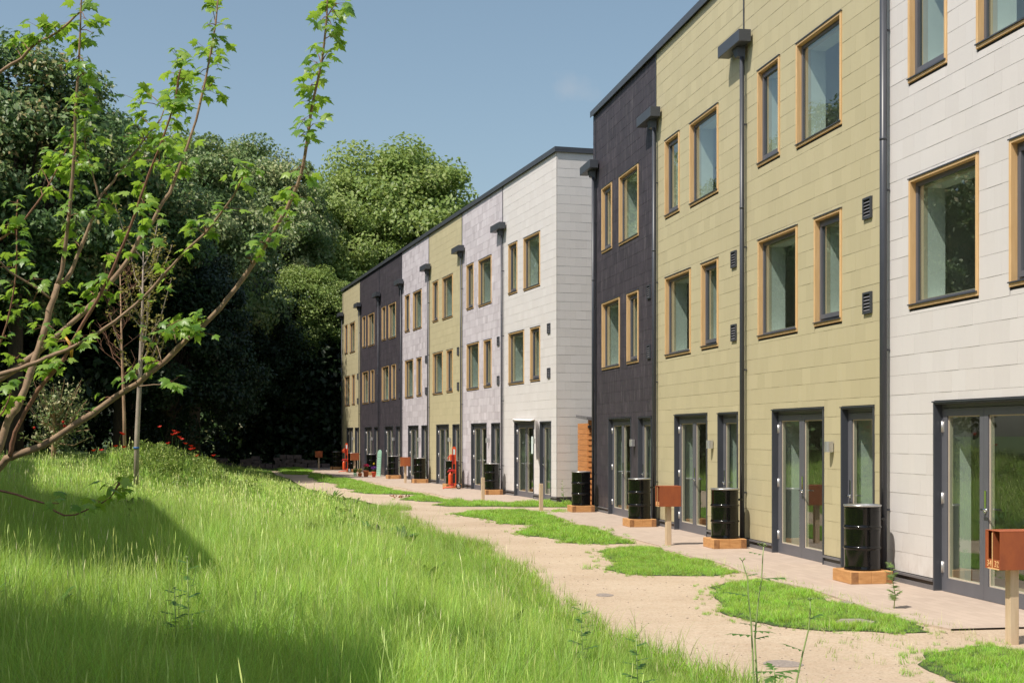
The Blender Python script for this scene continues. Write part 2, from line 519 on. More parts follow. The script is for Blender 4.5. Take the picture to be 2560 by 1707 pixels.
sheet("gravel_path", path_poly, 0.0, M['gravel'], "pale buff gravel path winding between the meadow and the terraces")

NE = Vector((0.1721, -0.9851, 0)); NIN = Vector((0.9851, 0.1721, 0))
FE = Vector((0.2754, -0.9613, 0)); FIN = Vector((0.9613, 0.2754, 0))
NO = Vector((3.820, 22.337, 0))            # seam at the left of the second green house
FO = Vector((-0.274, 42.12, 0))            # seam at the left of the far white house
def nw(u, out, z=0.0): return NO + NE * u - NIN * out + Vector((0, 0, z))
def fw(u, out, z=0.0): return FO + FE * u - FIN * out + Vector((0, 0, z))

def mat_paving():
    m, nt, N, L, P = newmat("block_paving")
    geo = N.new("ShaderNodeNewGeometry")
    mp = N.new("ShaderNodeMapping"); mp.inputs["Rotation"].default_value = (0, 0, R(80))
    L.new(geo.outputs["Position"], mp.inputs[0])
    br = N.new("ShaderNodeTexBrick")
    br.inputs["Scale"].default_value = 1.0
    br.inputs["Brick Width"].default_value = 0.24; br.inputs["Row Height"].default_value = 0.12
    br.inputs["Mortar Size"].default_value = 0.0035; br.inputs["Mortar Smooth"].default_value = 0.3
    br.inputs["Color1"].default_value = (0.43, 0.345, 0.28, 1); br.inputs["Color2"].default_value = (0.50, 0.405, 0.33, 1)
    br.inputs["Mortar"].default_value = (0.36, 0.28, 0.22, 1)
    L.new(mp.outputs[0], br.inputs["Vector"])
    n1 = noise(nt, 1.1, (1, 1, 1), 5, 0.65)
    c = mixc(nt, mathn(nt, 'MULTIPLY', ramp(nt, n1, [(0.35, 0.0), (0.75, 1.0)]), 0.5), br.outputs["Color"], (0.53, 0.435, 0.35))
    n2 = noise(nt, 60, (1, 1, 1), 4)
    c = mixc(nt, mathn(nt, 'MULTIPLY', n2, 0.25), c, (0.40, 0.31, 0.25))
    L.new(c, P.inputs["Base Color"]); P.inputs["Roughness"].default_value = 0.9
    P.inputs["Specular IOR Level"].default_value = 0.25
    L.new(bump(nt, br.outputs["Fac"], -0.35, 0.004), P.inputs["Normal"])
    return m
M['paving'] = mat_paving()
def strip(name, pts_wall, pts_out, z, h, mt, label):
    mb = MB()
    n = len(pts_wall)
    V = []
    for a, b in zip(pts_wall, pts_out):
        V += [(a.x, a.y, z + h), (b.x, b.y, z + h), (b.x, b.y, z - 0.03), (a.x, a.y, z - 0.03)]
    Fs = []
    for i in range(n - 1):
        j = i * 4; k = j + 4
        Fs += [(j, j + 1, k + 1, k), (j + 1, j + 2, k + 2, k + 1), (j + 3, j, k, k + 3)]
    mb.add(V, Fs)
    return tag(mb.build(name, mt), label, kind="structure")
us = np.linspace(-10.9, 9.5, 30)
strip("pavement", [nw(u, -0.3) for u in us], [nw(u, 1.42 + 0.06 * math.sin(u * 1.7) + 0.035 * math.sin(u * 5.1)) for u in us], 0.004, 0.016, M['paving'],
      "pinkish block paving along the foot of the near terrace")
us = np.linspace(-41.0, 5.6, 44)
strip("pavement", [fw(u, -0.3) for u in us], [fw(u, 2.05 + 0.08 * math.sin(u * 1.3)) for u in us], 0.004, 0.016, M['paving'],
      "pinkish block paving along the foot of the far terrace")

# ------------------------------------------------------------------ houses
WH, SW, Z0, ZT = 0.2411, 0.3090, 0.16, 9.56
OPEN = [(0.65, 1.60, 6.10, 7.63), (2.28, 3.90, 6.06, 7.60), (0.67, 2.31, 3.36, 4.93), (2.96, 3.90, 3.38, 4.92),
        (1.29, 3.29, 0.0, 2.22), (3.89, 4.92, 0.0, 2.21)]
VENTS = [(4.61, 4.86, 4.64, 4.92), (4.61, 4.86, 3.41, 3.68)]
CACHE = {}
def cached(key, fn, name, mats):
    if key not in CACHE:
        mb = MB(); fn(mb); CACHE[key] = mb.mesh(name, mats)
    return CACHE[key]

def frame_bars(mb, w, h, t, y0, y1, mi=0, bottom=None, x0=0.0, z0=0.0):
    bt = t if bottom is None else bottom
    mb.box(x0, x0 + t, y0, y1, z0, z0 + h, mi); mb.box(x0 + w - t, x0 + w, y0, y1, z0, z0 + h, mi)
    mb.box(x0 + t, x0 + w - t, y0, y1, z0 + h - t, z0 + h, mi); mb.box(x0 + t, x0 + w - t, y0, y1, z0, z0 + bt, mi)

def window(parent, u0, u1, z0, z1):
    w, h = round(u1 - u0, 3), round(z1 - z0, 3)
    nar = w < 1.1
    key = (w, h)
    def sur(mb):
        t = 0.042
        mb.bbox(0, t, -0.026, 0.10, 0.0, h, 0.004)
        mb.bbox(w - t, w, -0.026, 0.10, 0.0, h, 0.004)
        mb.bbox(t + 0.0005, w - t - 0.0005, -0.024, 0.10, h - t, h - 0.002, 0.004)
        mb.bbox(t + 0.0005, w - t - 0.0005, -0.024, 0.10, 0.002, t, 0.004)
    def flash(mb):
        mb.box(-0.010, w + 0.010, -0.032, -0.004, h + 0.001, h + 0.010)
        mb.box(-0.010, w + 0.010, -0.0355, -0.0325, h - 0.006, h + 0.010)
    def sill(mb):
        mb.box(0.044, w - 0.044, -0.036, 0.045, 0.0435, 0.054)
        mb.box(-0.004, w + 0.004, -0.0400, -0.0270, 0.040, 0.054)
    def fr(mb):
        a = 0.044; b = 0.0442
        frame_bars(mb, w - 2 * b, h - 2 * b, 0.050, 0.050, 0.098, 0, None, b, b)
        if nar:
            frame_bars(mb, w - 2 * b - 0.104, h - 2 * b - 0.104, 0.040, 0.036, 0.090, 0, 0.062, b + 0.052, b + 0.052)
        frame_bars(mb, w - 2 * b - 0.02, h - 2 * b - 0.02, 0.058 if not nar else 0.085, 0.100, 0.170, 1, None, b + 0.01, b + 0.01)
    def pane(mb):
        a = 0.125 if nar else 0.088
        mb.add([(a, 0.066, a + (0.02 if nar else 0)), (w - a, 0.066, a + (0.02 if nar else 0)), (w - a, 0.066, h - a), (a, 0.066, h - a)], [(0, 1, 2, 3)])
    o = obj("window", cached(("sur",) + key, sur, "window", M['larch']), parent, (u0, 0, z0))
    obj("drip_flashing", cached(("fl",) + key, flash, "drip_flashing", M['anthracite']), o)
    obj("sill", cached(("si",) + key, sill, "sill", M['anthracite']), o)
    obj("window_frame", cached(("fr",) + key, fr, "window_frame", [M['framegrey'], M['sealpale']]), o)
    obj("pane", cached(("pa",) + key, pane, "pane", M['glass']), o)
    return o

def handle_mesh(mb):
    mb.bbox(-0.020, 0.020, -0.012, 0.0, -0.04, 0.21, 0.003)
    mb.tube([(0, -0.010, 0.0), (0, -0.055, 0.0)], 0.011, 8)
    mb.tube([(-0.004, -0.055, 0.0), (0.06, -0.058, 0.0), (0.135, -0.055, -0.002)], [0.011, 0.010, 0.009], 8)
    mb.tube([(0, -0.004, -0.025), (0, -0.020, -0.025)], 0.012, 8)
def hinge_mesh(mb):
    mb.tube([(0, 0, -0.065), (0, 0, 0.065)], 0.014, 8)
    mb.box(0.004, 0.04, 0.004, 0.014, -0.06, 0.06)

def door(parent, u0, u1, z1, double):
    w, h = round(u1 - u0, 3), z1
    key = (w, h)
    def lin(mb):
        t = 0.028
        mb.bbox(0, t, -0.022, 0.16, 0.0, h, 0.003)
        mb.bbox(w - t, w, -0.022, 0.16, 0.0, h, 0.003)
        mb.bbox(t + 0.001, w - t - 0.001, -0.020, 0.16, h - t, h - 0.001, 0.003)
        mb.box(-0.02, w + 0.02, -0.030, -0.0225, h - 0.008, h + 0.008)
        # door frame and leaves
        f0, f1 = t + 0.001, w - t - 0.001
        zt = h - t - 0.001
        mb.box(f0, f0 + 0.05, 0.075, 0.140, 0.02, zt, 1); mb.box(f1 - 0.05, f1, 0.075, 0.140, 0.02, zt, 1)
        mb.box(f0 + 0.0505, f1 - 0.0505, 0.075, 0.140, zt - 0.045, zt, 1)
        mb.box(f0, f1, 0.055, 0.159, 0.0, 0.0195, 1)
        a0, a1 = f0 + 0.054, f1 - 0.054
        leaves = [(a0, (a0 + a1) / 2 - 0.002), ((a0 + a1) / 2 + 0.002, a1)] if double else [(a0, a1)]
        for (p, q) in leaves:
            frame_bars(mb, q - p, zt - 0.05 - 0.024, 0.088, 0.066, 0.128, 1, 0.155, p, 0.024)
            frame_bars(mb, q - p - 0.16, zt - 0.05 - 0.024 - 0.225, 0.022, 0.084, 0.136, 2, 0.022, p + 0.08, 0.024 + 0.147)
        return leaves
    def pane(mb, p, q):
        mb.add([(p + 0.0885, 0.092, 0.18), (q - 0.0885, 0.092, 0.18), (q - 0.0885, 0.092, h - 0.165), (p + 0.0885, 0.092, h - 0.165)], [(0, 1, 2, 3)])
    o = obj("double_door" if double else "glazed_door", cached(("dl",) + key, lin, "door", [M['anthracite'], M['framegrey'], M['sealpale']]), parent, (u0, 0, 0))
    a0, a1 = 0.083, w - 0.083
    leaves = [(a0, (a0 + a1) / 2 - 0.002), ((a0 + a1) / 2 + 0.002, a1)] if double else [(a0, a1)]
    for k, (p, q) in enumerate(leaves):
        obj("pane", cached(("dp", k) + key, lambda mb: pane(mb, p, q), "pane", M['glass']), o)
    hm = cached("handle", handle_mesh, "handle", M['chrome']); gm = cached("hinge", hinge_mesh, "hinge", M['steel'])
    obj("handle", hm, o, ((a0 + a1) / 2 + 0.046 if double else a0 + 0.045, 0.066, 1.02))
    for z in (0.30, 1.10, 1.93):
        if double: obj("hinge", gm, o, (0.068, 0.060, z))
        else: obj("hinge", gm, o, (w - 0.072, 0.060, z))
    return o

def vent_frame(mb):
    frame_bars(mb, 0.25, 0.28, 0.026, -0.034, 0.0, 0)
    mb.box(0.026, 0.224, -0.004, 0.0, 0.026, 0.254, 1)
def vent_slat(mb):
    mb.add([(0.0265, -0.030, 0.0), (0.2235, -0.030, 0.0), (0.2235, -0.006, 0.026), (0.0265, -0.006, 0.026),
            (0.0265, -0.030, 0.005), (0.2235, -0.030, 0.005), (0.2235, -0.006, 0.031), (0.0265, -0.006, 0.031)],
           [(0, 3, 2, 1), (4, 5, 6, 7), (0, 1, 5, 4), (1, 2, 6, 5), (2, 3, 7, 6), (3, 0, 4, 7)])

def tile_rects(u0, u1, z0, z1, holes, off=0.0):
    """courses of slates clipped to the wall outline and round the openings"""
    out = []
    nrow = int(math.ceil((z1 - z0) / WH))
    for r in range(nrow):
        a, b = z0 + r * WH, min(z0 + (r + 1) * WH, z1)
        if b - a < 0.03: continue
        x = u0 - ((r % 2) * 0.5 + off) * SW
        while x < u1:
            l, q = max(x, u0), min(x + SW, u1)
            x += SW
            if q - l < 0.015: continue
            todo = [(l, q, a, b)]
            for (h0, h1, g0, g1) in holes:
                nxt = []
                for (p0, p1, s0, s1) in todo:
                    if p1 <= h0 or p0 >= h1 or s1 <= g0 or s0 >= g1:
                        nxt.append((p0, p1, s0, s1)); continue
                    if p0 < h0: nxt.append((p0, h0, s0, s1))
                    if p1 > h1: nxt.append((h1, p1, s0, s1))
                    c0, c1 = max(p0, h0), min(p1, h1)
                    if s0 < g0: nxt.append((c0, c1, s0, g0))
                    if s1 > g1: nxt.append((c0, c1, g1, s1))
                todo = nxt
            out += [t for t in todo if t[1] - t[0] > 0.012 and t[3] - t[2] > 0.012]
    return out

def wedge(w, h, pr):
    g = 0.0007
    x0, x1, z0, z1 = -w / 2 + g, w / 2 - g, -h / 2 + 0.0006, h / 2 - 0.0006
    V = [(x0, -0.001, z0), (x1, -0.001, z0), (x1, -0.001, z1), (x0, -0.001, z1),
         (x0, -pr, z0), (x1, -pr, z0), (x1, -0.0032, z1), (x0, -0.0032, z1)]
    Fs = [(0, 1, 2, 3), (4, 7, 6, 5), (0, 4, 5, 1), (1, 5, 6, 2), (2, 6, 7, 3), (3, 7, 4, 0)]
    return V, [f[::-1] for f in Fs]

WEDGE = {}
def slates(parent, rects, mat, budget, rank, side=None):
    """the slates that show largest as single parts, all others as one part"""
    rects = sorted(rects, key=rank, reverse=True)
    for (a, b, c, d) in rects[:budget]:
        w, h = round(b - a, 3), round(d - c, 3)
        v = random.randrange(3)
        key = (w, h, v, mat.name, side is None)
        if key not in WEDGE:
            V, Fs = wedge(w, h, (0.0052, 0.0064, 0.0048)[v])
            if side is not None:      # on the gable: local x of the slate runs into the house
                V = [(-p[1], p[0], p[2]) for p in V]
            me = bpy.data.meshes.new("slate"); me.from_pydata(V, [], Fs); me.materials.append(mat); me.update()
            WEDGE[key] = me
        if side is None:
            obj("slate", WEDGE[key], parent, ((a + b) / 2, 0, (c + d) / 2))
        else:
            obj("slate", WEDGE[key], parent, (side, (a + b) / 2, (c + d) / 2))
    rest = rects[budget:]
    V = []; Fs = []; tone = []
    for (a, b, c, d) in rest:
        wv, wf = wedge(b - a, d - c, random.choice((0.0052, 0.0064, 0.0048)))
        n = len(V)
        if side is None: V += [(p[0] + (a + b) / 2, p[1], p[2] + (c + d) / 2) for p in wv]
        else: V += [(-p[1] + side, p[0] + (a + b) / 2, p[2] + (c + d) / 2) for p in wv]
        Fs += [tuple(n + i for i in f) for f in wf]
        tone += [random.random()] * 6
    if V:
        o = obj("slate_cladding", np_mesh("slate_cladding", V, Fs, mat, False, [("tone", 'FACE', tone)]), parent)
        o["kind"] = "stuff"

DEPTH, TH = 8.0, 0.40
def core_mesh(W, left):
    """front wall with its openings, closed by side walls, back and roof"""
    mb = MB()
    us = sorted({-left, W} | {h[0] for h in OPEN} | {h[1] for h in OPEN})
    zs = sorted({0.0, ZT} | {h[2] for h in OPEN} | {h[3] for h in OPEN})
    for i in range(len(us) - 1):
        for j in range(len(zs) - 1):
            cu, cz = (us[i] + us[i + 1]) / 2, (zs[j] + zs[j + 1]) / 2
            if any(h[0] < cu < h[1] and h[2] < cz < h[3] for h in OPEN): continue
            a, b, c, d = us[i], us[i + 1], zs[j], zs[j + 1]
            mb.add([(a, 0, c), (b, 0, c), (b, 0, d), (a, 0, d)], [(0, 1, 2, 3)], 0)
            mb.add([(a, TH, c), (b, TH, c), (b, TH, d), (a, TH, d)], [(3, 2, 1, 0)], 1)
    for (a, b, c, d) in OPEN:
        mb.add([(a, 0, c), (a, TH, c), (a, TH, d), (a, 0, d)], [(3, 2, 1, 0)], 1)
        mb.add([(b, 0, c), (b, TH, c), (b, TH, d), (b, 0, d)], [(0, 1, 2, 3)], 1)
        mb.add([(a, 0, d), (b, 0, d), (b, TH, d), (a, TH, d)], [(0, 1, 2, 3)], 1)
        mb.add([(a, 0, c), (b, 0, c), (b, TH, c), (a, TH, c)], [(3, 2, 1, 0)], 1)
    for (a, b, c, d) in OPEN:       # plastered linings inside the window frames
        k = 0.112 if b - a > 1.1 else 0.14
        e = 0.0 if c > 1 else -0.11
        mb.box(a + 0.001, a + k, 0.172, TH - 0.001, c + 0.001, d - 0.001, 1); mb.box(b - k, b - 0.001, 0.172, TH - 0.001, c + 0.001, d - 0.001, 1)
        mb.box(a + k + 0.001, b - k - 0.001, 0.172, TH - 0.001, d - k, d - 0.001, 1)
        if c > 1: mb.box(a + k + 0.001, b - k - 0.001, 0.172, TH + 0.05, c + 0.001, c + k, 1)
    l = -left
    mb.add([(l, 0, 0), (l, DEPTH, 0), (l, DEPTH, ZT), (l, 0, ZT)], [(3, 2, 1, 0)], 0)
    mb.add([(W, 0, 0), (W, DEPTH, 0), (W, DEPTH, ZT), (W, 0, ZT)], [(0, 1, 2, 3)], 0)
    mb.add([(l, DEPTH, 0), (W, DEPTH, 0), (W, DEPTH, ZT), (l, DEPTH, ZT)], [(3, 2, 1, 0)], 0)
    mb.add([(l, 0, ZT), (W, 0, ZT), (W, DEPTH, ZT), (l, DEPTH, ZT)], [(0, 1, 2, 3)], 0)
    return mb
def rooms_mesh(W):
    mb = MB()
    e = 0.08
    for (z0, z1, part) in ((0.003, 2.62, 3.6), (2.95, 5.45, 2.64), (5.75, 8.35, 1.95)):
        for (a, b) in ((e, part - 0.05), (part + 0.05, W - e)):
            y0, y1 = TH + 0.002, 4.6
            P = [(a, y0, z0), (b, y0, z0), (b, y1, z0), (a, y1, z0), (a, y0, z1), (b, y0, z1), (b, y1, z1), (a, y1, z1)]
            mb.add(P, [(0, 1, 2, 3)], 1)
            mb.add(P, [(4, 7, 6, 5), (1, 5, 6, 2), (2, 6, 7, 3), (3, 7, 4, 0)], 0)
    return mb

def downpipe(parent, u, r, ztop=8.0):
    def pm(mb):
        mb.tube([(0, 0, 0.10), (0, 0, ztop)], r, 12)
        mb.tube([(0, 0, 5.52), (0, 0, 5.56)], r + 0.003, 12)
        for z in (0.9, 2.9, 4.9, 6.9):
            mb.box(-0.012, 0.012, 0.0, 0.085, z - 0.012, z + 0.012)
    def hm(mb):
        mb.bbox(-0.76, 0.30, -0.155, 0.050, 8.17, 8.365, 0.004)
        # open throat under the box, tapering to the pipe
        mb.add([(-0.24, -0.085, 8.168), (-0.02, -0.085, 8.168), (0.05, 0.045, 8.168), (-0.20, 0.045, 8.168),
                (-0.16, -0.06, 8.02), (-0.02, -0.06, 8.02), (0.03, 0.045, 7.95), (-0.03, 0.045, 7.95)],
               [(0, 1, 2, 3), (7, 6, 5, 4), (0, 4, 5, 1), (1, 5, 6, 2), (2, 6, 7, 3), (3, 7, 4, 0)])
    o = obj("downpipe", cached(("pipe", ztop, r), pm, "downpipe", M['pipe']), parent, (u, -0.095, 0))
    obj("hopper", cached("hopper", hm, "hopper", M['anthracite']), o)
    return o

def lamp(parent):
    def lm(mb):
        n = 14; V = []; Fs = []
        for z in (0.0, 0.145):
            for k in range(n + 1):
                t = math.pi * k / n
                V.append((-0.052 * math.cos(t), -0.060 - 0.045 * math.sin(t), z))
            V += [(0.052, 0.0, z), (-0.052, 0.0, z)]
        m_ = n + 3
        for k in range(m_):
            k2 = (k + 1) % m_
            Fs.append((k, k2, m_ + k2, m_ + k))
        Fs.append(tuple(range(m_ - 1, -1, -1))); Fs.append(tuple(range(m_, 2 * m_)))
        mb.add(V, [f for f in Fs], 0)
    return obj("wall_light", cached("lamp", lm, "wall_light", M['steel']), parent, (3.59, -0.018, 1.60))

def house(origin, rz, W, mat, label, budget, umax=99.0, left=0.0, group=None, gable=False, pipe=True, pr=0.034):
    h = empty("terraced_house", origin, rz, label, "house", group)
    core_mesh(W, left).build("wall", [M['membrane'], M['plaster']], h)
    rooms_mesh(W).build("room", [M['plaster'], M['floorwood']], h)
    holes = [(a - 0.004, b + 0.004, c - (0.03 if c > 1 else 0.5), d + 0.016) for (a, b, c, d) in OPEN] + \
            [(a - 0.002, b + 0.002, c - 0.002, d + 0.002) for (a, b, c, d) in VENTS]
    rects = tile_rects(0.012 if left == 0 else -left, W - 0.012, Z0, ZT - 0.03, holes)
    nb = budget
    if gable: nb = 150
    slates(h, rects, mat, nb, lambda t: (t[1] - t[0]) * (t[3] - t[2]) * (1 + 0.05 * t[1]) if t[0] < umax else 0)
    if gable:
        g = tile_rects(0.004, DEPTH, Z0, ZT - 0.03, [], 0.25)
        slates(h, g, mat, 150, lambda t: (t[1] - t[0]) * (t[3] - t[2]) if t[0] < 1.15 else 0, side=W)
    for k, (a, b, c, d) in enumerate(OPEN[:4]): window(h, a, b, c, d)
    door(h, 1.29, 3.29, 2.22, True)
    door(h, 3.89, 4.92, 2.21, False)
    vf = cached("vent", vent_frame, "vent", [M['anthracite'], M['blackplastic']])
    vsl = cached("vslat", vent_slat, "slat", M['kerb'])
    for (a, b, c, d) in VENTS:
        o = obj("vent", vf, h, (a, 0, c))
        for k in range(5): obj("slat", vsl, o, (0, 0, 0.034 + k * 0.043))
    lamp(h)
    # foot of the wall: start rail, gap with its shade as a black strip, metal kerb
    for (a, b) in ((-left, 1.288), (3.292, 3.888), (4.922, W)):
        mb = MB()
        mb.box(a + 0.002, b - 0.002, -0.030, -0.001, 0.122, 0.150)
        mb.box(a + 0.002, b - 0.002, -0.012, -0.001, 0.0, 0.075)
        mb.box(a + 0.002, b - 0.002, -0.006, -0.001, 0.075, 0.122, 1)
        mb.build("plinth", [M['kerb'], M['blackplastic']], h)
    if left:
        downpipe(h, 0.10, pr)
    elif pipe:
        downpipe(h, 0.13, pr)
    mb = MB(); mb.box(-0.011, 0.011, -0.024, -0.001, 0.13, ZT - 0.03)
    mb.build("seam_trim", M['pipe'], h)
    # coping
    mb = MB()
    l = -left - (0.05 if left else -0.002)
    r_ = W + (0.06 if gable else -0.002)
    mb.box(l, r_, -0.070, 0.36, ZT, ZT + 0.012)
    mb.box(l, r_, -0.072, -0.062, ZT - 0.045, ZT + 0.095)
    mb.box(l, r_, -0.062, 0.36, ZT + 0.083, ZT + 0.095)
    if gable:
        mb.box(r_ - 0.010, r_, -0.062, DEPTH, ZT - 0.045, ZT + 0.095)
        mb.box(r_ - 0.43, r_ - 0.010, 0.36, DEPTH, ZT + 0.083, ZT + 0.095)
    mb.build("coping", M['anthracite'], h)
    return h

RN = math.atan2(NE.y, NE.x); RF = math.atan2(FE.y, FE.x)
GN_ = "houses of the near terrace"; GF_ = "houses of the far terrace"
NPOS = [(2.017, 32.655), (2.921, 27.48), (3.82, 22.337), (4.721, 17.177)]
H_near = [
    house((NPOS[0][0], NPOS[0][1], 0), RN, 5.253, M['dark'], "charcoal slate house of the near terrace, beside the wooden shed", 300, left=0.27, group=GN_),
    house((NPOS[1][0], NPOS[1][1], 0), RN, 5.221, M['green'], "olive slate house between the near charcoal house and the second olive house", 300, group=GN_),
    house((NPOS[2][0], NPOS[2][1], 0), RN, 5.238, M['green'], "olive green slate house next to the large white house in front", 300, group=GN_),
    house((NPOS[3][0], NPOS[3][1], 0), RN, 5.24, M['white'], "white slate house in front, cut by the right edge of the photo", 300, umax=3.4, group=GN_, pr=0.045)]
FPOS = [(-9.015, 72.635), (-7.511, 67.385), (-6.07, 62.355), (-4.623, 57.302), (-3.179, 52.261), (-1.72, 47.17), (-0.274, 42.12), (1.216, 36.919)]
FL = [('green', "olive slate end house of the far terrace, against the dark trees", 0.30, 0),
      ('dark', "charcoal slate house next to the far olive green end house", 0, 0),
      ('dark', "charcoal slate house beside a pale lilac house, flower pots at its foot", 0, 0),
      ('lilac', "pale lilac grey streaked house between a charcoal house and an olive house", 0, 60),
      ('green', "olive green slate house between the two pale lilac houses of the far terrace", 0, 150),
      ('lilac', "pale lilac streaked house beside the white gable house, orange lift at its foot", 0, 260),
      ('white', "white slate end house of the far terrace with its gable turned to the path", 0, 300)]
H_far = []
for k, (mk, lb, lf, bud) in enumerate(FL):
    a, b = Vector((*FPOS[k], 0)), Vector((*FPOS[k + 1], 0))
    H_far.append(house(a, RF, (b - a).length, M[mk], lb, bud, left=lf, group=GF_, gable=(k == 6), pr=0.022))
# slates lifting away over and beside the doors of the far white house
mb = MB()
mb.add([(1.10, -0.02, 2.33), (3.42, -0.02, 2.28), (3.42, -0.15, 2.24), (1.9, -0.16, 2.27), (1.10, -0.025, 2.30),
        (1.10, -0.018, 2.345), (3.42, -0.018, 2.295), (3.42, -0.15, 2.255), (1.9, -0.16, 2.285), (1.10, -0.025, 2.315)],
       [(4, 3, 2, 1, 0), (5, 6, 7, 8, 9), (0, 1, 6, 5), (1, 2, 7, 6), (2, 3, 8, 7), (3, 4, 9, 8), (4, 0, 5, 9)])
mb.build("lifted_slate", M['white'], H_far[6])
mb = MB()
mb.add([(3.70, -0.02, 1.15), (3.885, -0.13, 1.15), (3.885, -0.16, 2.24), (3.70, -0.02, 2.24),
        (3.70, -0.012, 1.15), (3.895, -0.12, 1.15), (3.895, -0.15, 2.24), (3.70, -0.012, 2.24)],
       [(3, 2, 1, 0), (4, 5, 6, 7), (0, 1, 5, 4), (1, 2, 6, 5), (2, 3, 7, 6), (3, 0, 4, 7)])
mb.build("lifted_slate", M['white'], H_far[6])
# a paper notice on the glass of the white gable house
mb = MB(); mb.box(2.72, 3.00, 0.088, 0.0905, 1.30, 1.80)
mb.build("paper_notice", M['paper'], H_far[6])

# ------------------------------------------------------------------ rain barrels on their timber bases
def barrel_proto():
    r, H = 0.224, 0.80
    t = empty("rain_barrel", (0, 0, 0))
    mb = MB()
    prof = [(r - 0.012, 0.0), (r, 0.008), (r, 0.02), (r - 0.004, 0.03), (r - 0.004, 0.06)]
    for zc in (0.275, 0.53):
        prof += [(r - 0.004, zc - 0.06), (r - 0.004, zc - 0.030), (r - 0.004, zc - 0.022), (r + 0.001, zc - 0.013), (r + 0.012, zc), (r + 0.001, zc + 0.013), (r - 0.004, zc + 0.022), (r - 0.004, zc + 0.030), (r - 0.004, zc + 0.06)]
    prof += [(r - 0.004, H - 0.06), (r - 0.004, H - 0.03), (r - 0.002, H - 0.018)]
    mb.lathe(prof, 40)
    mb.lathe([(r - 0.02, H - 0.028), (0.0001, H - 0.022)], 40)
    mb.build("body", M['barrel'], t)
    mb = MB()
    mb.lathe([(r - 0.022, H - 0.02), (r - 0.018, H + 0.002), (r + 0.004, H + 0.004), (r + 0.010, H - 0.006), (r + 0.003, H - 0.018), (r - 0.003, H - 0.018)], 40)
    mb.build("rim", M['rim'], t)
    mb = MB()                          # draw-off tap, pointing along the wall
    mb.tube([(-r + 0.01, -0.03, 0.10), (-r - 0.075, -0.03, 0.10)], 0.014, 8)
    mb.tube([(-r - 0.06, -0.03, 0.115), (-r - 0.06, -0.03, 0.05)], 0.012, 8)
    mb.box(-r - 0.085, -r - 0.035, -0.036, -0.024, 0.120, 0.132)
    mb.build("tap", M['blackplastic'], t)
    mb = MB()                          # link from the downpipe
    mb.tube([(0.03, r - 0.02, 0.62), (0.0, r + 0.06, 0.62), (-0.10, 0.330, 0.62)], [0.018, 0.018, 0.020], 8)
    mb.build("link_pipe", M['blackplastic'], t)
    return t
def base_proto():
    t = empty("barrel_stand", (0, 0, 0))
    s, h = 0.275, 0.152
    for (x0, x1, y0, y1, m_, nm) in ((-s, s, -s, -s + 0.10, 'sleeper', 0), (-s, s, s - 0.10, s, 'sleeper', 0)):
        mb = MB(); mb.bbox(x0, x1, y0, y1, 0.0, h, 0.006); o = mb.build("sleeper", [M['sleeper'], M['endgrain']], t)
        for p in o.data.polygons:
            if abs(p.normal.x) > 0.9: p.material_index = 1
    for k, (y0, y1) in enumerate(((-s + 0.1015, -0.0008), (0.0008, s - 0.1015))):
        mb = MB(); mb.bbox(s - 0.10, s - 0.0012, y0, y1, 0.0, h - 0.001, 0.005); mb.build("sleeper", M['sleeper'], t)
        mb = MB(); mb.bbox(-s + 0.0012, s - 0.1015, y0, y1, 0.0, h - 0.0015, 0.005); mb.build("sleeper", M['sleeper'], t)
    return t
bp = barrel_proto(); sp = base_proto()
BLAB = ["beside the wooden shed, left of the charcoal house", "at the seam of the near charcoal and olive houses",
        "between the two near olive green houses", "large in front, at the seam of the olive and white houses"]
FLAB = ["standing clear of the far end house, against dark trees", "half hidden behind the rusty box and red lift",
        "at the far charcoal houses, left of the mint board", "right of the flower pots",
        "just right of the third rusty box from the left", "left of the nearer orange red lift", "at the far lilac and white seam, behind a bare post"]
first = True
for grp, (fn_, rz, pos, labs) in enumerate(((nw, RN, NPOS, BLAB), (fw, RF, FPOS[:7], FLAB))):
    E_, I_ = (NE, NIN) if grp == 0 else (FE, FIN)
    for (x, y), lb in zip(pos, labs):
        P = Vector((x, y, 0)) + E_ * 0.26 - I_ * 0.43
        b = sp if first else copy_tree(sp)
        b.location = (P.x, P.y, 0.020); b.rotation_euler = (0, 0, rz)
        tag(b, "timber barrel stand " + lb, "barrel stand", "timber stands under the rain barrels")
        c = bp if first else copy_tree(bp)
        Q = P + E_ * 0.012 * random.uniform(-1, 1)
        c.location = (Q.x, Q.y, 0.1725); c.rotation_euler = (0, 0, rz + random.uniform(-0.05, 0.05))
        tag(c, "black barrel " + lb, "barrel", "black rain barrels")
        first = False

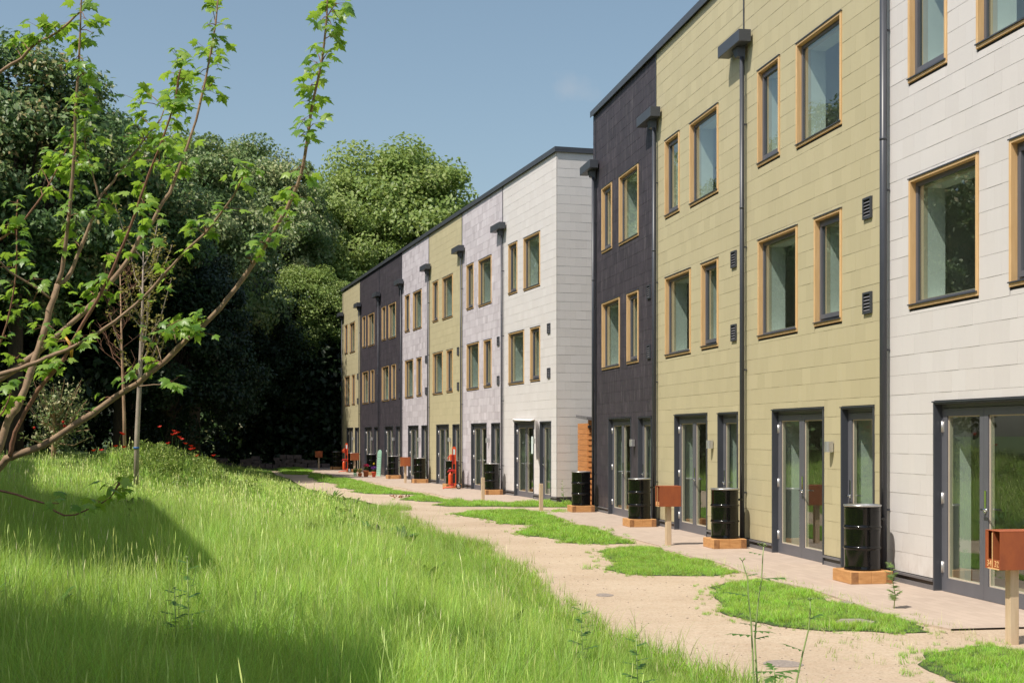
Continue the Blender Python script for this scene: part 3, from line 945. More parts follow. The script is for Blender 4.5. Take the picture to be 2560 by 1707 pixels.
# ------------------------------------------------------------------ rusty letter boxes on posts
def text_mesh(s, size, mt, name="number"):
    cu = bpy.data.curves.new(name, 'FONT')
    cu.body = s; cu.size = size; cu.extrude = 0.0015; cu.align_x = 'CENTER'; cu.resolution_u = 3
    cu.materials.append(mt)
    tmp = bpy.data.objects.new("number_outline", cu); COL.objects.link(tmp)
    bpy.context.view_layer.update()
    me = bpy.data.meshes.new_from_object(tmp.evaluated_get(bpy.context.evaluated_depsgraph_get()))
    bpy.data.objects.remove(tmp)
    return me
def letterbox(P, rz, label, nums=None, top=1.0, foot=0.0, bare=False, group="rusty steel letter boxes on posts"):
    t = empty("letter_box", P, rz, label, "letter box", group)
    mb = MB()
    pw = 0.043
    mb.bbox(-pw, pw, -pw, pw, -0.1 - foot, top - 0.34, 0.005)
    mb.build("post", M['postwood'], t)
    # shell open on the path side (-y): local x runs along the wall, +x towards the viewer
    L2, W2, zb, zt = 0.125, 0.185, top - 0.338, top
    mb = MB()
    e = 0.007
    mb.bbox(-L2, L2, -W2, W2, zt - e, zt, 0.003)
    mb.box(-L2, L2, -W2, W2, zb, zb + e)
    mb.box(L2 - e, L2 - 0.0005, -W2 + 0.0005, W2 - 0.0005, zb + e, zt - e)
    mb.box(-L2 + 0.0005, -L2 + e, -W2 + 0.0005, W2 - 0.0005, zb + e, zt - e)
    mb.box(-L2 + e, L2 - e, W2 - e, W2 - 0.0005, zb + e, zt - e)
    mb.box(-0.004, 0.004, -W2 + 0.001, W2 - e, zb + e, zt - e)
    # number plates closing the lower part, plate on the far compartment wider
    mb.box(-L2 + e, -0.0045, -W2 + 0.004, -W2 + 0.009, zb + e, zb + 0.085)
    mb.box(0.0045, L2 - e, -W2 + 0.004, -W2 + 0.009, zb + e, zb + 0.085)
    mb.box(-L2 + e, -L2 + 0.045, -W2 + 0.004, -W2 + 0.009, zb + 0.0855, zt - e)
    mb.build("box", M['corten'], t)
    mb = MB()
    mb.box(-L2 + 0.05, L2 - 0.012, -W2 - 0.004, -W2 - 0.0005, zb - 0.001, zb + 0.010)
    mb.box(-0.005, 0.005, -W2 - 0.004, -W2 - 0.0002, zb + 0.011, zt - 0.02)
    mb.build("edge_strip", M['digit'], t)
    if nums:
        for s, x in zip(nums, (-0.062, 0.062)):
            o = bpy.data.objects.new("number", text_mesh(s, 0.075, M['digit']))
            o.location = (x, -W2 + 0.0025, zb + 0.022); o.rotation_euler = (R(90), 0, 0); o.parent = t
            COL.objects.link(o)
    return t
letterbox((4.39, 11.94, 0.0), RN, "rusty letter box numbered 34 and 32, nearest, at the right edge of the photo", ("34", "32"))
letterbox((2.58, 22.46, 0.0), RN, "rusty letter box in front of the first olive house, beside a barrel", ("38", "36"))
letterbox((-4.07, 51.85, 0.0), RF, "rusty letter box by the far pale lilac house, between two black barrels")
letterbox((-7.42, 64.14, 0.0), RF, "rusty letter box in front of the far olive end house, hiding a red lift")
letterbox((-10.28, 72.35, 0.0), RF, "farthest rusty letter box, alone against the dark trees")
for (P, h, lb) in (((0.70, 32.75, 0), 0.67, "bare pale timber post without a box, before the white gable house door"),
                   ((-0.81, 37.82, 0), 0.66, "bare pale timber post left of the black barrel at the far lilac and white seam")):
    mb = MB(); mb.bbox(-0.043, 0.043, -0.043, 0.043, -0.1, h, 0.005)
    tag(mb.build("timber_post", M['postwood'], None, P, RF), lb, "post", "bare timber posts")

# ------------------------------------------------------------------ orange lifts
def lift(P, rz, label, s=1.0):
    t = empty("panel_lift", P, rz, label, "lift", "orange red lifts by the far terrace")
    mb = MB()                                   # mast: channel with a rounded head
    n = 8
    out = [(-0.062, 0.10), (-0.062, 1.37)] + [(-0.062 * math.cos(math.pi * k / n), 1.37 + 0.062 * math.sin(math.pi * k / n)) for k in range(1, n)] + [(0.062, 1.37), (0.062, 0.10)]
    V = [(x, -0.02, z) for x, z in out] + [(x, 0.02, z) for x, z in out]
    m_ = len(out)
    Fs = [tuple(range(m_)), tuple(range(2 * m_ - 1, m_ - 1, -1))] + [(k, m_ + k, m_ + (k + 1) % m_, (k + 1) % m_) for k in range(m_)]
    mb.add(V, [f[::-1] for f in Fs])
    for x in (-0.068, 0.055): mb.box(x, x + 0.013, -0.045, 0.03, 0.10, 1.36)
    mb.build("mast", M['orange'], t)
    mb = MB(); mb.box(-0.035, 0.035, -0.0235, -0.0205, 1.16, 1.34); mb.build("pale_plate", M['paper'], t)
    mb = MB(); mb.box(-0.040, 0.040, -0.0235, -0.0205, 0.66, 0.84); mb.build("dark_slot", M['blackplastic'], t)
    mb = MB(); mb.box(-0.040, 0.040, -0.0235, -0.0205, 0.20, 0.52); mb.build("dark_slot", M['blackplastic'], t)
    mb = MB(); mb.bbox(-0.15, -0.07, -0.09, 0.06, 0.95, 1.17, 0.02); mb.tube([(-0.15, -0.03, 1.12), (-0.20, -0.03, 1.06), (-0.20, -0.03, 0.96)], 0.016, 8)
    mb.build("motor_housing", M['orange'], t)
    mb = MB(); mb.bbox(-0.069, -0.02, -0.065, -0.022, 0.86, 1.17, 0.01); mb.bbox(-0.12, -0.03, -0.10, 0.0, 0.10, 0.16, 0.01)
    mb.build("control_cover", M['crimson'], t)
    mb = MB(); mb.lathe([(0.02, 0.12), (0.062, 0.14), (0.066, 0.17), (0.066, 0.46), (0.055, 0.51), (0.02, 0.54), (0.018, 0.60)], 16, centre=(-0.13, -0.04, 0))
    mb.build("cylinder", M['orange'], t)
    mb = MB(); mb.bbox(-0.19, 0.02, -0.07, 0.05, 0.58, 0.66, 0.02); mb.tube([(-0.18, -0.05, 0.62), (-0.22, -0.05, 0.56)], 0.02, 8)
    mb.build("pump_head", M['crimson'], t)
    for y in (-0.20, 0.20):
        mb = MB(); mb.tube([(0.06, y * 0.4, 0.07), (-0.12, y, 0.06), (-0.30, y, 0.05), (-0.38, y, 0.015)], [0.018, 0.018, 0.016, 0.013], 8)
        mb.build("leg", M['orange'], t)
    for y in (-0.14, 0.14):
        mb = MB()
        V = MB(); V.lathe([(0.0001, -0.02), (0.055, -0.022), (0.058, -0.018), (0.088, -0.018), (0.092, 0.0), (0.088, 0.018), (0.058, 0.018), (0.055, 0.022), (0.0001, 0.02)], 20)
        mb.add([(p[0] + 0.155, p[2] + y, p[1] + 0.092) for p in V.v], V.f, 0, True)
        o = mb.build("wheel", [M['blackplastic'], M['rim']], t)
        for p in o.data.polygons:
            c = p.center
            if (c.x - 0.155) ** 2 + (c.z - 0.092) ** 2 < 0.055 ** 2: p.material_index = 1
    mb = MB(); mb.tube([(0.155, -0.14, 0.092), (0.155, 0.14, 0.092)], 0.012, 8); mb.tube([(0.05, 0, 0.10), (0.155, 0, 0.092)], 0.016, 8)
    mb.build("axle", M['blackplastic'], t)
    return t
lp = fw(-4.2, 0.55); lift((lp.x, lp.y, 0.022), 0.05, "orange red lift on wheels at the foot of the far lilac house beside a barrel")
lp = fw(-25.9, 0.75); lift((lp.x, lp.y, 0.022), 0.05, "farther orange red lift on wheels behind the rusty box by the far olive end house")

# ------------------------------------------------------------------ flower pots and mint board
def pot(P, r, h, mt, label, kind):
    t = empty("flower_pot", P, 0, label, "flower pot", "flower pots at the far charcoal houses")
    mb = MB(); mb.lathe([(r * 0.72, 0), (r * 0.95, h * 0.80), (r * 1.05, h * 0.81), (r * 1.05, h), (r * 0.95, h), (r * 0.9, h * 0.9), (0.001, h * 0.9)], 18)
    mb.build("pot", M[mt], t)
    def blob(name, n, rad, hgt, size, mat, zc):
        V = []; Fs = []; tn = []
        for k in range(n):
            d = Vector((rng.normal(), rng.normal(), rng.normal() * 0.8)).normalized() * (rng.random() ** 0.4)
            c = Vector((d.x * rad, d.y * rad, zc + d.z * hgt))
            a = Vector((rng.normal(), rng.normal(), rng.normal())).normalized(); b = a.cross(Vector((rng.normal(), rng.normal(), rng.normal()))).normalized()
            i = len(V); V += [c - a * size, c + b * size * 0.6, c + a * size, c - b * size * 0.6]; Fs.append((i, i + 1, i + 2, i + 3)); tn.append(rng.random())
        obj(name, np_mesh(name, [tuple(v) for v in V], Fs, mat, False, [("tone", 'FACE', tn)]), t)
    def spikes(n, rad, hgt, mat):
        V = []; Fs = []; tn = []
        for k in range(n):
            a = rng.random() * 6.28; l = hgt * (0.6 + 0.5 * rng.random())
            dx, dy = math.cos(a) * rad * rng.random(), math.sin(a) * rad * rng.random()
            b = Vector((dx * 0.3, dy * 0.3, h * 0.9)); m_ = Vector((dx, dy, h * 0.9 + l * 0.8)); e = Vector((dx * 1.9, dy * 1.9, h * 0.9 + l * 0.7))
            s = Vector((-math.sin(a), math.cos(a), 0)) * 0.012
            i = len(V); V += [b - s, b + s, m_ - s, m_ + s, e]
            Fs += [(i, i + 1, i + 3, i + 2), (i + 2, i + 3, i + 4, i + 4)]; tn += [rng.random()] * 2
        me = bpy.data.meshes.new("grass_blades"); me.from_pydata([tuple(v) for v in V], [], [tuple(dict.fromkeys(f)) for f in Fs]); me.materials.append(mat); me.update()
        obj("foliage", me, t)
    if kind == 'crimson':
        blob("foliage", 90, r * 0.9, 0.10, 0.035, ML['shrub'], h + 0.10); blob("flowers", 110, r * 1.1, 0.09, 0.028, FLW['crimson'], h + 0.20)
    elif kind == 'purple':
        blob("foliage", 90, r * 1.1, 0.12, 0.035, ML['shrub'], h + 0.10); blob("flowers", 110, r * 1.3, 0.10, 0.028, FLW['purple'], h + 0.16); blob("yellow_flowers", 40, r * 0.5, 0.04, 0.026, FLW['yellow'], h + 0.34)
    elif kind == 'grass':
        spikes(90, r * 1.2, 0.26, FLW['straw'])
    else:
        blob("foliage", 140, r * 1.1, 0.16, 0.04, ML['shrub'], h + 0.10)
def flat(name, col, trans=None):
    return mat_leaf(name, [(0.0, tuple(c * 0.75 for c in col)), (1.0, col)], trans or col, 0.25, 0.6)
FLW = {'crimson': flat("crimson_petals", (0.45, 0.012, 0.075)), 'purple': flat("purple_petals", (0.20, 0.045, 0.36)),
       'yellow': flat("yellow_petals", (0.80, 0.62, 0.06)), 'straw': flat("straw_grass", (0.62, 0.52, 0.20)), 'red': flat("poppy_petals", (0.62, 0.030, 0.012))}
ML = {}
ML['shrub'] = mat_leaf("shrub_leaf", [(0.0, (0.035, 0.075, 0.018)), (1.0, (0.095, 0.165, 0.040))], (0.16, 0.28, 0.05), 0.3)
for (u, o_, r, h, mt, lb, kd) in ((-18.35, 1.10, 0.125, 0.28, 'terracotta', "terracotta pot of crimson flowers below the mint green board", 'crimson'),
                                  (-17.75, 0.86, 0.095, 0.24, 'redpot', "red pot of purple and yellow flowers beside the black barrel", 'purple'),
                                  (-18.85, 1.28, 0.10, 0.15, 'terracotta', "small terracotta pot of yellowish spiky grass", 'grass'),
                                  (-19.3, 1.42, 0.08, 0.14, 'mint', "leafy dark green plant in a mint pot, left end of the flower pots", 'leafy')):
    p = fw(u, o_); pot((p.x, p.y, 0.022), r, h, mt, lb, kd)
p = fw(-19.3, 0.34)
t = empty("garden_board", (p.x, p.y, 0.022), RF + R(16), "mint green board with a rounded top leaning on the charcoal wall", "board")
mb = MB(); n = 10
out = [(-0.19, 0.0), (0.19, 0.0)] + [(0.19 * math.cos(math.pi * k / n), 0.98 + 0.19 * math.sin(math.pi * k / n)) for k in range(n + 1)]
m_ = len(out)
mb.add([(x, 0.0 + z * 0.06 - 0.05, z) for x, z in out] + [(x, 0.03 + z * 0.06 - 0.05, z) for x, z in out],
       [tuple(range(m_)), tuple(range(2 * m_ - 1, m_ - 1, -1))] + [(k, m_ + k, m_ + (k + 1) % m_, (k + 1) % m_)[::-1] for k in range(m_)][::1])
mb.build("board", M['mint'], t)
for k in range(9):
    mb = MB(); z = 0.12 + k * 0.105; mb.box(-0.17, 0.17, z * 0.06 - 0.062, z * 0.06 - 0.0515, z, z + 0.012); mb.build("rib", M['mint'], t)

# ------------------------------------------------------------------ shed between the terraces
t = empty("wooden_shed", (1.98, 35.35, 0.0), R(9), "orange boarded shed with a sloping dark roof between the two terraces", "shed")
mb = MB(); mb.box(0.03, 2.2, 0.03, 1.25, 0.0, 2.10); mb.build("body", M['blackplastic'], t)
for k in range(15):
    mb = MB(); z = 0.02 + k * 0.142
    mb.add([(0, -0.012, z), (2.23, -0.012, z), (2.23, 0.012, z + 0.136), (0, 0.012, z + 0.136), (0, 0.029, z), (2.23, 0.029, z), (2.23, 0.029, z + 0.136), (0, 0.029, z + 0.136)],
           [(0, 1, 2, 3), (4, 7, 6, 5), (0, 4, 5, 1), (1, 5, 6, 2), (2, 6, 7, 3), (3, 7, 4, 0)])
    mb.build("board", M['shedwood'], t)
    mb = MB(); mb.box(-0.012, 0.012, 0.03, 1.27, z, z + 0.136); mb.build("board", M['shedwood'], t)
mb = MB()
mb.add([(-0.05, -0.06, 2.235), (2.35, -0.06, 1.98), (2.35, 1.35, 2.05), (-0.05, 1.35, 2.305), (-0.05, -0.06, 2.315), (2.35, -0.06, 2.06), (2.35, 1.35, 2.13), (-0.05, 1.35, 2.385)],
       [(3, 2, 1, 0), (4, 5, 6, 7), (0, 1, 5, 4), (1, 2, 6, 5), (2, 3, 7, 6), (3, 0, 4, 7)])
mb.build("roof", M['kerb'], t)
mb = MB(); mb.add([(0, -0.004, 2.14), (2.2, -0.004, 2.0), (2.2, 0.03, 2.0), (0, 0.03, 2.14), (0, -0.004, 2.255), (2.2, -0.004, 2.0), (2.2, 0.03, 2.0), (0, 0.03, 2.255)],
                  [(0, 1, 5, 4), (3, 7, 6, 2), (0, 4, 7, 3), (4, 5, 6, 7)])
mb.build("gable_board", M['shedwood'], t)
mb = MB(); mb.bbox(-0.02, 0.07, -0.09, -0.014, 2.02, 2.09, 0.01); mb.tube([(0.05, -0.03, 2.02), (0.06, -0.03, 1.93), (0.02, -0.03, 1.90)], 0.008, 6)
mb.build("shed_lamp", M['blackplastic'], t)

# lattice on the far roof
p = fw(-13.2, -1.6, 9.66)
t = empty("roof_trellis", p, RF, "small orange brown lattice standing on the far terrace roof", "trellis")
def bar(a, b, r=0.03):
    m_ = MB(); m_.tube([a, b], r, 4, smooth=False); m_.build("lattice_bar", M['lattice'], t)
for x in (-0.55, 0.0, 0.55): bar((x, 0, 0), (x, 0, 1.05))
for z in (0.35, 0.70, 1.05): bar((-0.58, 0, z), (0.58, 0, z))
for x in (-0.55, 0.0): bar((x, 0, 0.0), (x + 0.55, 0, 1.05)); bar((x + 0.55, 0, 0.0), (x, 0, 1.05))

# ------------------------------------------------------------------ flat covers in the path, slab in the grass
def disc(P, rx, ry, h, mt, name, label, cat, n=20, rz=0.0):
    mb = MB()
    V = []
    for z in (-0.02, h):
        for k in range(n):
            t_ = 2 * math.pi * k / n; w = 1 + 0.05 * math.sin(3 * t_ + rx * 20)
            V.append((rx * w * math.cos(t_), ry * w * math.sin(t_), z))
    mb.add(V, [tuple(range(n))[::-1], tuple(range(n, 2 * n))] + [(k, (k + 1) % n, n + (k + 1) % n, n + k) for k in range(n)])
    tag(mb.build(name, mt, None, P, rz), label, cat)
disc((1.06, 15.59, 0.0), 0.10, 0.16, 0.004, M['iron'], "drain_cover", "small grey drain cover in the middle of the gravel path", "drain cover")
disc((2.17, 10.90, 0.0), 0.16, 0.17, 0.004, M['iron'], "drain_cover", "grey drain cover in the path behind the tall weed stems", "drain cover")
disc((3.34, 13.22, 0.02), 0.19, 0.22, 0.006, M['slab'], "stone_slab", "grey stone slab lying in the grass island by the barrel", "stone slab", 6)
disc((3.62, 14.72, 0.02), 0.08, 0.13, 0.006, M['slab'], "stone_slab", "small flat stone at the paving side of the grass island", "stone slab", 6)

# ------------------------------------------------------------------ ruined stone wall under the far trees
t = empty("ruined_wall", (-14.2, 76.5, 0.0), R(-6), "low ruined pale stone wall in the shade under the dark trees", "wall")
hs = [0.62 * q for q in [0.55, 0.62, 0.75, 0.66, 0.15, 0.08, 0.80, 0.95, 0.86, 0.50, 0.40, 0.75, 1.15, 1.25, 0.95, 0.70, 0.62, 0.40, 0.30]]
for k, hh in enumerate(hs):
    z = -0.15
    while z < hh - 0.05:
        a = random.uniform(0.16, 0.26); w = random.uniform(0.17, 0.20)
        mb = MB(); x = -3.4 + k * 0.40 + random.uniform(-0.04, 0.04) + (0.1 if int(z * 5) % 2 else 0)
        j = lambda: random.uniform(-0.025, 0.025)
        b = [(x - w + j(), -0.18 + j(), z + j() * 0.4), (x + w + j(), -0.18 + j(), z + j() * 0.4), (x + w + j(), 0.2 + j(), z), (x - w + j(), 0.2 + j(), z),
             (x - w + j(), -0.17 + j(), z + a - 0.012), (x + w + j(), -0.17 + j(), z + a - 0.012), (x + w + j(), 0.2 + j(), z + a - 0.012), (x - w + j(), 0.2 + j(), z + a - 0.012)]
        mb.add(b, [(0, 3, 2, 1), (4, 5, 6, 7), (0, 1, 5, 4), (1, 2, 6, 5), (2, 3, 7, 6), (3, 0, 4, 7)])
        mb.build("stone", M['stone'], t)
        z += a

# ------------------------------------------------------------------ houses across the meadow (left of the frame; they throw the straight-edged shade)
def block(corner, length, depth, H, label, rz):
    t = empty("opposite_house", corner, rz, label, "house", "houses across the meadow")
    mb = MB(); mb.box(-depth, 0, 0, length, -1.0, H); mb.build("wall", M['render_wall'], t)
    mb = MB(); mb.box(-depth - 0.15, 0.15, -0.15, length + 0.15, H + 0.002, H + 0.2); mb.build("roof", M['anthracite'], t)
    for k in range(int(length // 3)):
        for z in (1.0, 4.0, 7.0):
            if z + 1.6 > H: continue
            m_ = MB(); m_.box(0.001, 0.05, 1.0 + k * 3.0, 2.4 + k * 3.0, z, z + 1.5); w = m_.build("window", M['larch'], t)
            m_ = MB(); m_.box(0.0505, 0.056, 1.1 + k * 3.0, 2.3 + k * 3.0, z + 0.1, z + 1.4); m_.build("pane", M['glass'], w)
BLOCKS = [((-7.45, 9.3, 0), 11.3, 9.0, 9.5, "nearest pale rendered house across the meadow, left of the view"),
          ((-12.66, 19.44, 0), 10.5, 7.0, 9.5, "set back pale rendered house across the meadow, left of the view"),
          ((-14.2, 30.0, 0), 9.0, 8.0, 9.5, "farthest pale rendered house across the meadow, left of the view")]
BLOCKS.append(((-5.4, -9.0, 0), 14.1, 9.0, 9.5, "unseen house block added left behind the viewer to shade the front grass"))  # block added out of view to cast shade on the front grass
for (c, l, d, H, lb) in BLOCKS: block(c, l, d, H, lb, 0.0 if c[1] < 0 else math.atan2(0.31, 0.95))

# ------------------------------------------------------------------ woodland trees
ML['tree_dark'] = mat_leaf("leaf_dark_green", [(0.0, (0.028, 0.055, 0.018)), (0.45, (0.069, 0.135, 0.040)), (0.68, (0.174, 0.244, 0.093)), (0.92, (0.372, 0.232, 0.105))], (0.163, 0.279, 0.058), 0.22, 0.42, up=0.35)
ML['tree_olive'] = mat_leaf("leaf_olive_green", [(0.0, (0.053, 0.097, 0.032)), (0.45, (0.147, 0.220, 0.073)), (0.72, (0.305, 0.341, 0.158)), (1.0, (0.463, 0.413, 0.220))], (0.292, 0.413, 0.097), 0.25, 0.42, up=0.35)
ML['tree_light'] = mat_leaf("leaf_light_green", [(0.0, (0.080, 0.139, 0.031)), (0.45, (0.193, 0.279, 0.066)), (1.0, (0.396, 0.440, 0.168))], (0.453, 0.580, 0.112), 0.3, 0.42, up=0.35)
ML['tree_shade'] = mat_leaf("leaf_shaded_green", [(0.0, (0.008, 0.017, 0.007)), (0.6, (0.020, 0.043, 0.015)), (1.0, (0.050, 0.080, 0.030))], (0.040, 0.080, 0.020), 0.15, 0.42, up=0.35)  # near-black leaf colour stands in for the shade low in the wood
def mat_bark(name, a, b, scale=6.0, stretch=(1, 1, 0.3)):
    m, nt, N, L, P = newmat(name)
    f = noise(nt, scale, stretch, 6, 0.65)
    L.new(ramp(nt, f, [(0.3, a), (0.7, b)]), P.inputs["Base Color"])
    P.inputs["Roughness"].default_value = 0.85
    L.new(bump(nt, f, 0.5, 0.01), P.inputs["Normal"])
    return m
M['bark'] = mat_bark("dark_bark", (0.035, 0.026, 0.018), (0.095, 0.070, 0.048))
M['maplebark'] = mat_bark("maple_bark", (0.20, 0.125, 0.075), (0.37, 0.255, 0.16), 14.0, (1, 1, 1))
M['redtwig'] = mat_bark("reddish_twig", (0.16, 0.075, 0.042), (0.28, 0.14, 0.08), 20.0, (1, 1, 1))
M['sapbark'] = mat_bark("sapling_bark", (0.30, 0.24, 0.19), (0.50, 0.42, 0.34), 9.0, (1, 1, 0.4))

def leaf_cloud(cent, nrm, size, asp=0.62, tone=None, spread=0.75):
    """diamond leaves at the centres, loosely facing along nrm"""
    n = len(cent)
    a = nrm + rng.normal(size=(n, 3)) * spread
    a /= np.linalg.norm(a, axis=1, keepdims=True)
    r = rng.normal(size=(n, 3)); t = np.cross(a, r); t /= np.linalg.norm(t, axis=1, keepdims=True)
    b = np.cross(a, t)
    s = size[:, None]
    V = np.stack([cent - t * s, cent + b * s * asp + a * s * 0.12, cent + t * s, cent - b * s * asp + a * s * 0.12], 1).reshape(-1, 3)
    Fc = np.arange(4 * n).reshape(n, 4)
    return V, Fc

def crown_mesh(name, seed, nclump, nleaf, leaf=0.17, squash=1.25):
    """unit-ish crown (radius about 4.5 m): leafy clumps over an uneven outline, with gaps"""
    g = np.random.default_rng(seed)
    Rr = 4.5
    d = g.normal(size=(nclump, 3)); d[:, 2] = d[:, 2] * 0.9 + 0.15
    d /= np.linalg.norm(d, axis=1, keepdims=True)
    rad = Rr * (0.50 + 0.50 * g.random(nclump) ** 0.6)
    lobes = 1 + 0.22 * np.sin(3 * np.arctan2(d[:, 1], d[:, 0]) + seed) * (1 - np.abs(d[:, 2]))
    c = d * (rad * lobes)[:, None]; c[:, 2] *= squash
    cr = Rr * (0.13 + 0.17 * g.random(nclump))
    idx = g.integers(0, nclump, nleaf)
    e = g.normal(size=(nleaf, 3)); e /= np.linalg.norm(e, axis=1, keepdims=True)
    rr = g.random(nleaf) ** 0.42
    cent = c[idx] + e * (cr[idx] * rr)[:, None] * np.array([1.15, 1.15, 0.8])
    nrm = e * 0.5 + d[idx] * 0.5 + np.array([0, 0, 0.45])
    size = leaf * (0.6 + 0.7 * g.random(nleaf))
    V, Fc = leaf_cloud(cent, nrm, size)
    ct = g.random(nclump)
    tone = np.clip(0.12 + 0.42 * ct[idx] + 0.42 * g.random(nleaf) - 0.05, 0, 1)
    me = np_mesh(name, V, Fc, ML['tree_dark'], False, [("tone", 'FACE', tone)])
    # limbs reaching into the clumps
    mb = MB()
    zt = -Rr * squash * 0.55
    for k in range(0, nclump, 5):
        e_ = Vector(c[k]); mid = Vector((e_.x * 0.35, e_.y * 0.35, zt * 0.6 + e_.z * 0.35 + 0.4))
        mb.tube([(0, 0, zt - 0.6), mid, e_ * 0.92], [0.13, 0.08, 0.02], 5, cap=False)
    mb.tube([(0, 0, zt - 1.0), (0.1, 0.05, 0), (0, 0.1, Rr * 0.7)], [0.22, 0.13, 0.03], 6, cap=False)
    lm = mb.mesh(name + "_limbs", M['bark'])
    return me, lm
CROWNS = [crown_mesh("crown_a", 3, 150, 62000, 0.112), crown_mesh("crown_b", 8, 140, 60000, 0.110, 1.1), crown_mesh("crown_c", 21, 150, 62000, 0.108, 1.35)]
def tree(X, Y, top, Rw, kind, arch, label, rot=0.0, hs=1.0, group="woodland trees behind the meadow"):
    z0 = float(ground_z(X, Y))
    t = empty("broadleaf_tree", (X, Y, z0), 0, label, "tree", group)
    cm, lm = CROWNS[arch]
    s = Rw / 5.0
    sq = (1.25, 1.1, 1.35)[arch]
    hz = s * hs
    cz = top - z0 - 4.9 * sq * hz
    for nm, me, mt in (("crown", cm, ML[kind]), ("limbs", lm, None)):
        o = obj(nm, me, t, (0, 0, cz)); o.rotation_euler = (0, 0, rot); o.scale = (s, s, hz)
        if mt is not None:
            o.material_slots[0].link = 'OBJECT'; o.material_slots[0].material = mt
    mb = MB()
    mb.tube([(0, 0, -0.3), (0.05, 0.02, cz * 0.5), (0, 0, max(cz - 1.0, 0.8))], [0.34 * s, 0.26 * s, 0.22 * s], 8)
    mb.build("trunk", M['bark'], t)
    return t
TREES = [
    (-18.3, 50, 16.6, 4.9, 'tree_dark', 0, "tall dark tree with brownish tips at the left edge, highest on the left", 0.3, 1.0),
    (-15.9, 55, 15.6, 3.9, 'tree_dark', 2, "dark tree with a rounded right shoulder, second from the left edge", 1.7, 1.0),
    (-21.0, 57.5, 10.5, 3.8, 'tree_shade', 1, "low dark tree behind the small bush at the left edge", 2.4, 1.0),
    (-16.6, 71, 18.0, 5.0, 'tree_olive', 1, "grey green tree behind the right-hand maple shoots, left of the middle", 0.9, 1.15),
    (-15.6, 84, 20.6, 4.8, 'tree_olive', 0, "olive green tree behind the tall rightmost maple shoot", 4.1, 1.1),
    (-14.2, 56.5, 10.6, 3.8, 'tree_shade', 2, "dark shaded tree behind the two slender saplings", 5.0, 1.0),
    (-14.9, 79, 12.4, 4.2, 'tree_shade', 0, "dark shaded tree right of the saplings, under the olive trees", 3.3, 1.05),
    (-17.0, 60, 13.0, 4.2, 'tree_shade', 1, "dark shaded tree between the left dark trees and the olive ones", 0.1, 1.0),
    (-12.0, 79.5, 11.9, 3.0, 'tree_light', 1, "small bright green tree before dark ones, just left of the far olive house", 2.0, 0.95),
    (-11.8, 85, 12.0, 3.8, 'tree_shade', 2, "dark tree behind the stone wall, left of the far end house", 1.1, 1.0),
    (-18.4, 73.5, 12.0, 4.4, 'tree_shade', 0, "dark tree above the ruined stone wall", 2.9, 1.0),
    (-11.0, 92, 20.6, 5.2, 'tree_light', 2, "light green tree left of the tallest one, behind the far end house", 0.6, 1.1),
    (-8.0, 96, 22.9, 7.4, 'tree_light', 1, "tallest light green tree rising over the far terrace roof", 1.3, 1.0),
    (-3.4, 101, 19.6, 6.2, 'tree_light', 1, "light green tree sloping down to the roof edge, rightmost of the trees", 3.0, 1.1),
    (-21.5, 57, 17.0, 5.0, 'tree_dark', 2, "dark tree behind the tallest one at the left edge", 5.5, 1.0),
    (-24.5, 47, 15.0, 5.0, 'tree_dark', 1, "dark tree just beyond the left edge of the view", 0.2, 1.0),
]
for a in TREES: tree(*a)
# lower foliage under and behind the named trees reads as one dark mass
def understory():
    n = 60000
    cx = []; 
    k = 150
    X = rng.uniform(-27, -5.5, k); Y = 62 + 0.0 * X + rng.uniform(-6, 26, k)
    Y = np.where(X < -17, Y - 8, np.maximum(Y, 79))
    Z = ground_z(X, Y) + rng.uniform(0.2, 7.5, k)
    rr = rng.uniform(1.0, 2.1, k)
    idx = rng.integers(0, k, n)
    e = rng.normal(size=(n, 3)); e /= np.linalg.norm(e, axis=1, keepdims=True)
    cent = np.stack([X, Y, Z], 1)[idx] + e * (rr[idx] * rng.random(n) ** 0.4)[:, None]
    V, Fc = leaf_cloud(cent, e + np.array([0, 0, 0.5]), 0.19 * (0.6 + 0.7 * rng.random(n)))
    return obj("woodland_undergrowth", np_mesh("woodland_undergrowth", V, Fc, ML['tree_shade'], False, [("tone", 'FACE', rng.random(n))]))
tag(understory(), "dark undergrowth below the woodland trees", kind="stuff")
def farwood():
    n = 70000; k = 130
    X = rng.uniform(-52, 10, k); Y = rng.uniform(84, 120, k); Z = rng.uniform(1, 13, k)
    rr = rng.uniform(1.8, 3.4, k); idx = rng.integers(0, k, n)
    e = rng.normal(size=(n, 3)); e /= np.linalg.norm(e, axis=1, keepdims=True)
    cent = np.stack([X, Y, Z], 1)[idx] + e * (rr[idx] * rng.random(n) ** 0.4)[:, None]
    V, Fc = leaf_cloud(cent, e + np.array([0, 0, 0.5]), 0.30 * (0.6 + 0.7 * rng.random(n)))
    return obj("far_wood", np_mesh("far_wood", V, Fc, ML['tree_dark'], False, [("tone", 'FACE', rng.random(n) * 0.8)]))
tag(farwood(), "dense dark wood closing the view behind the trees", kind="stuff")

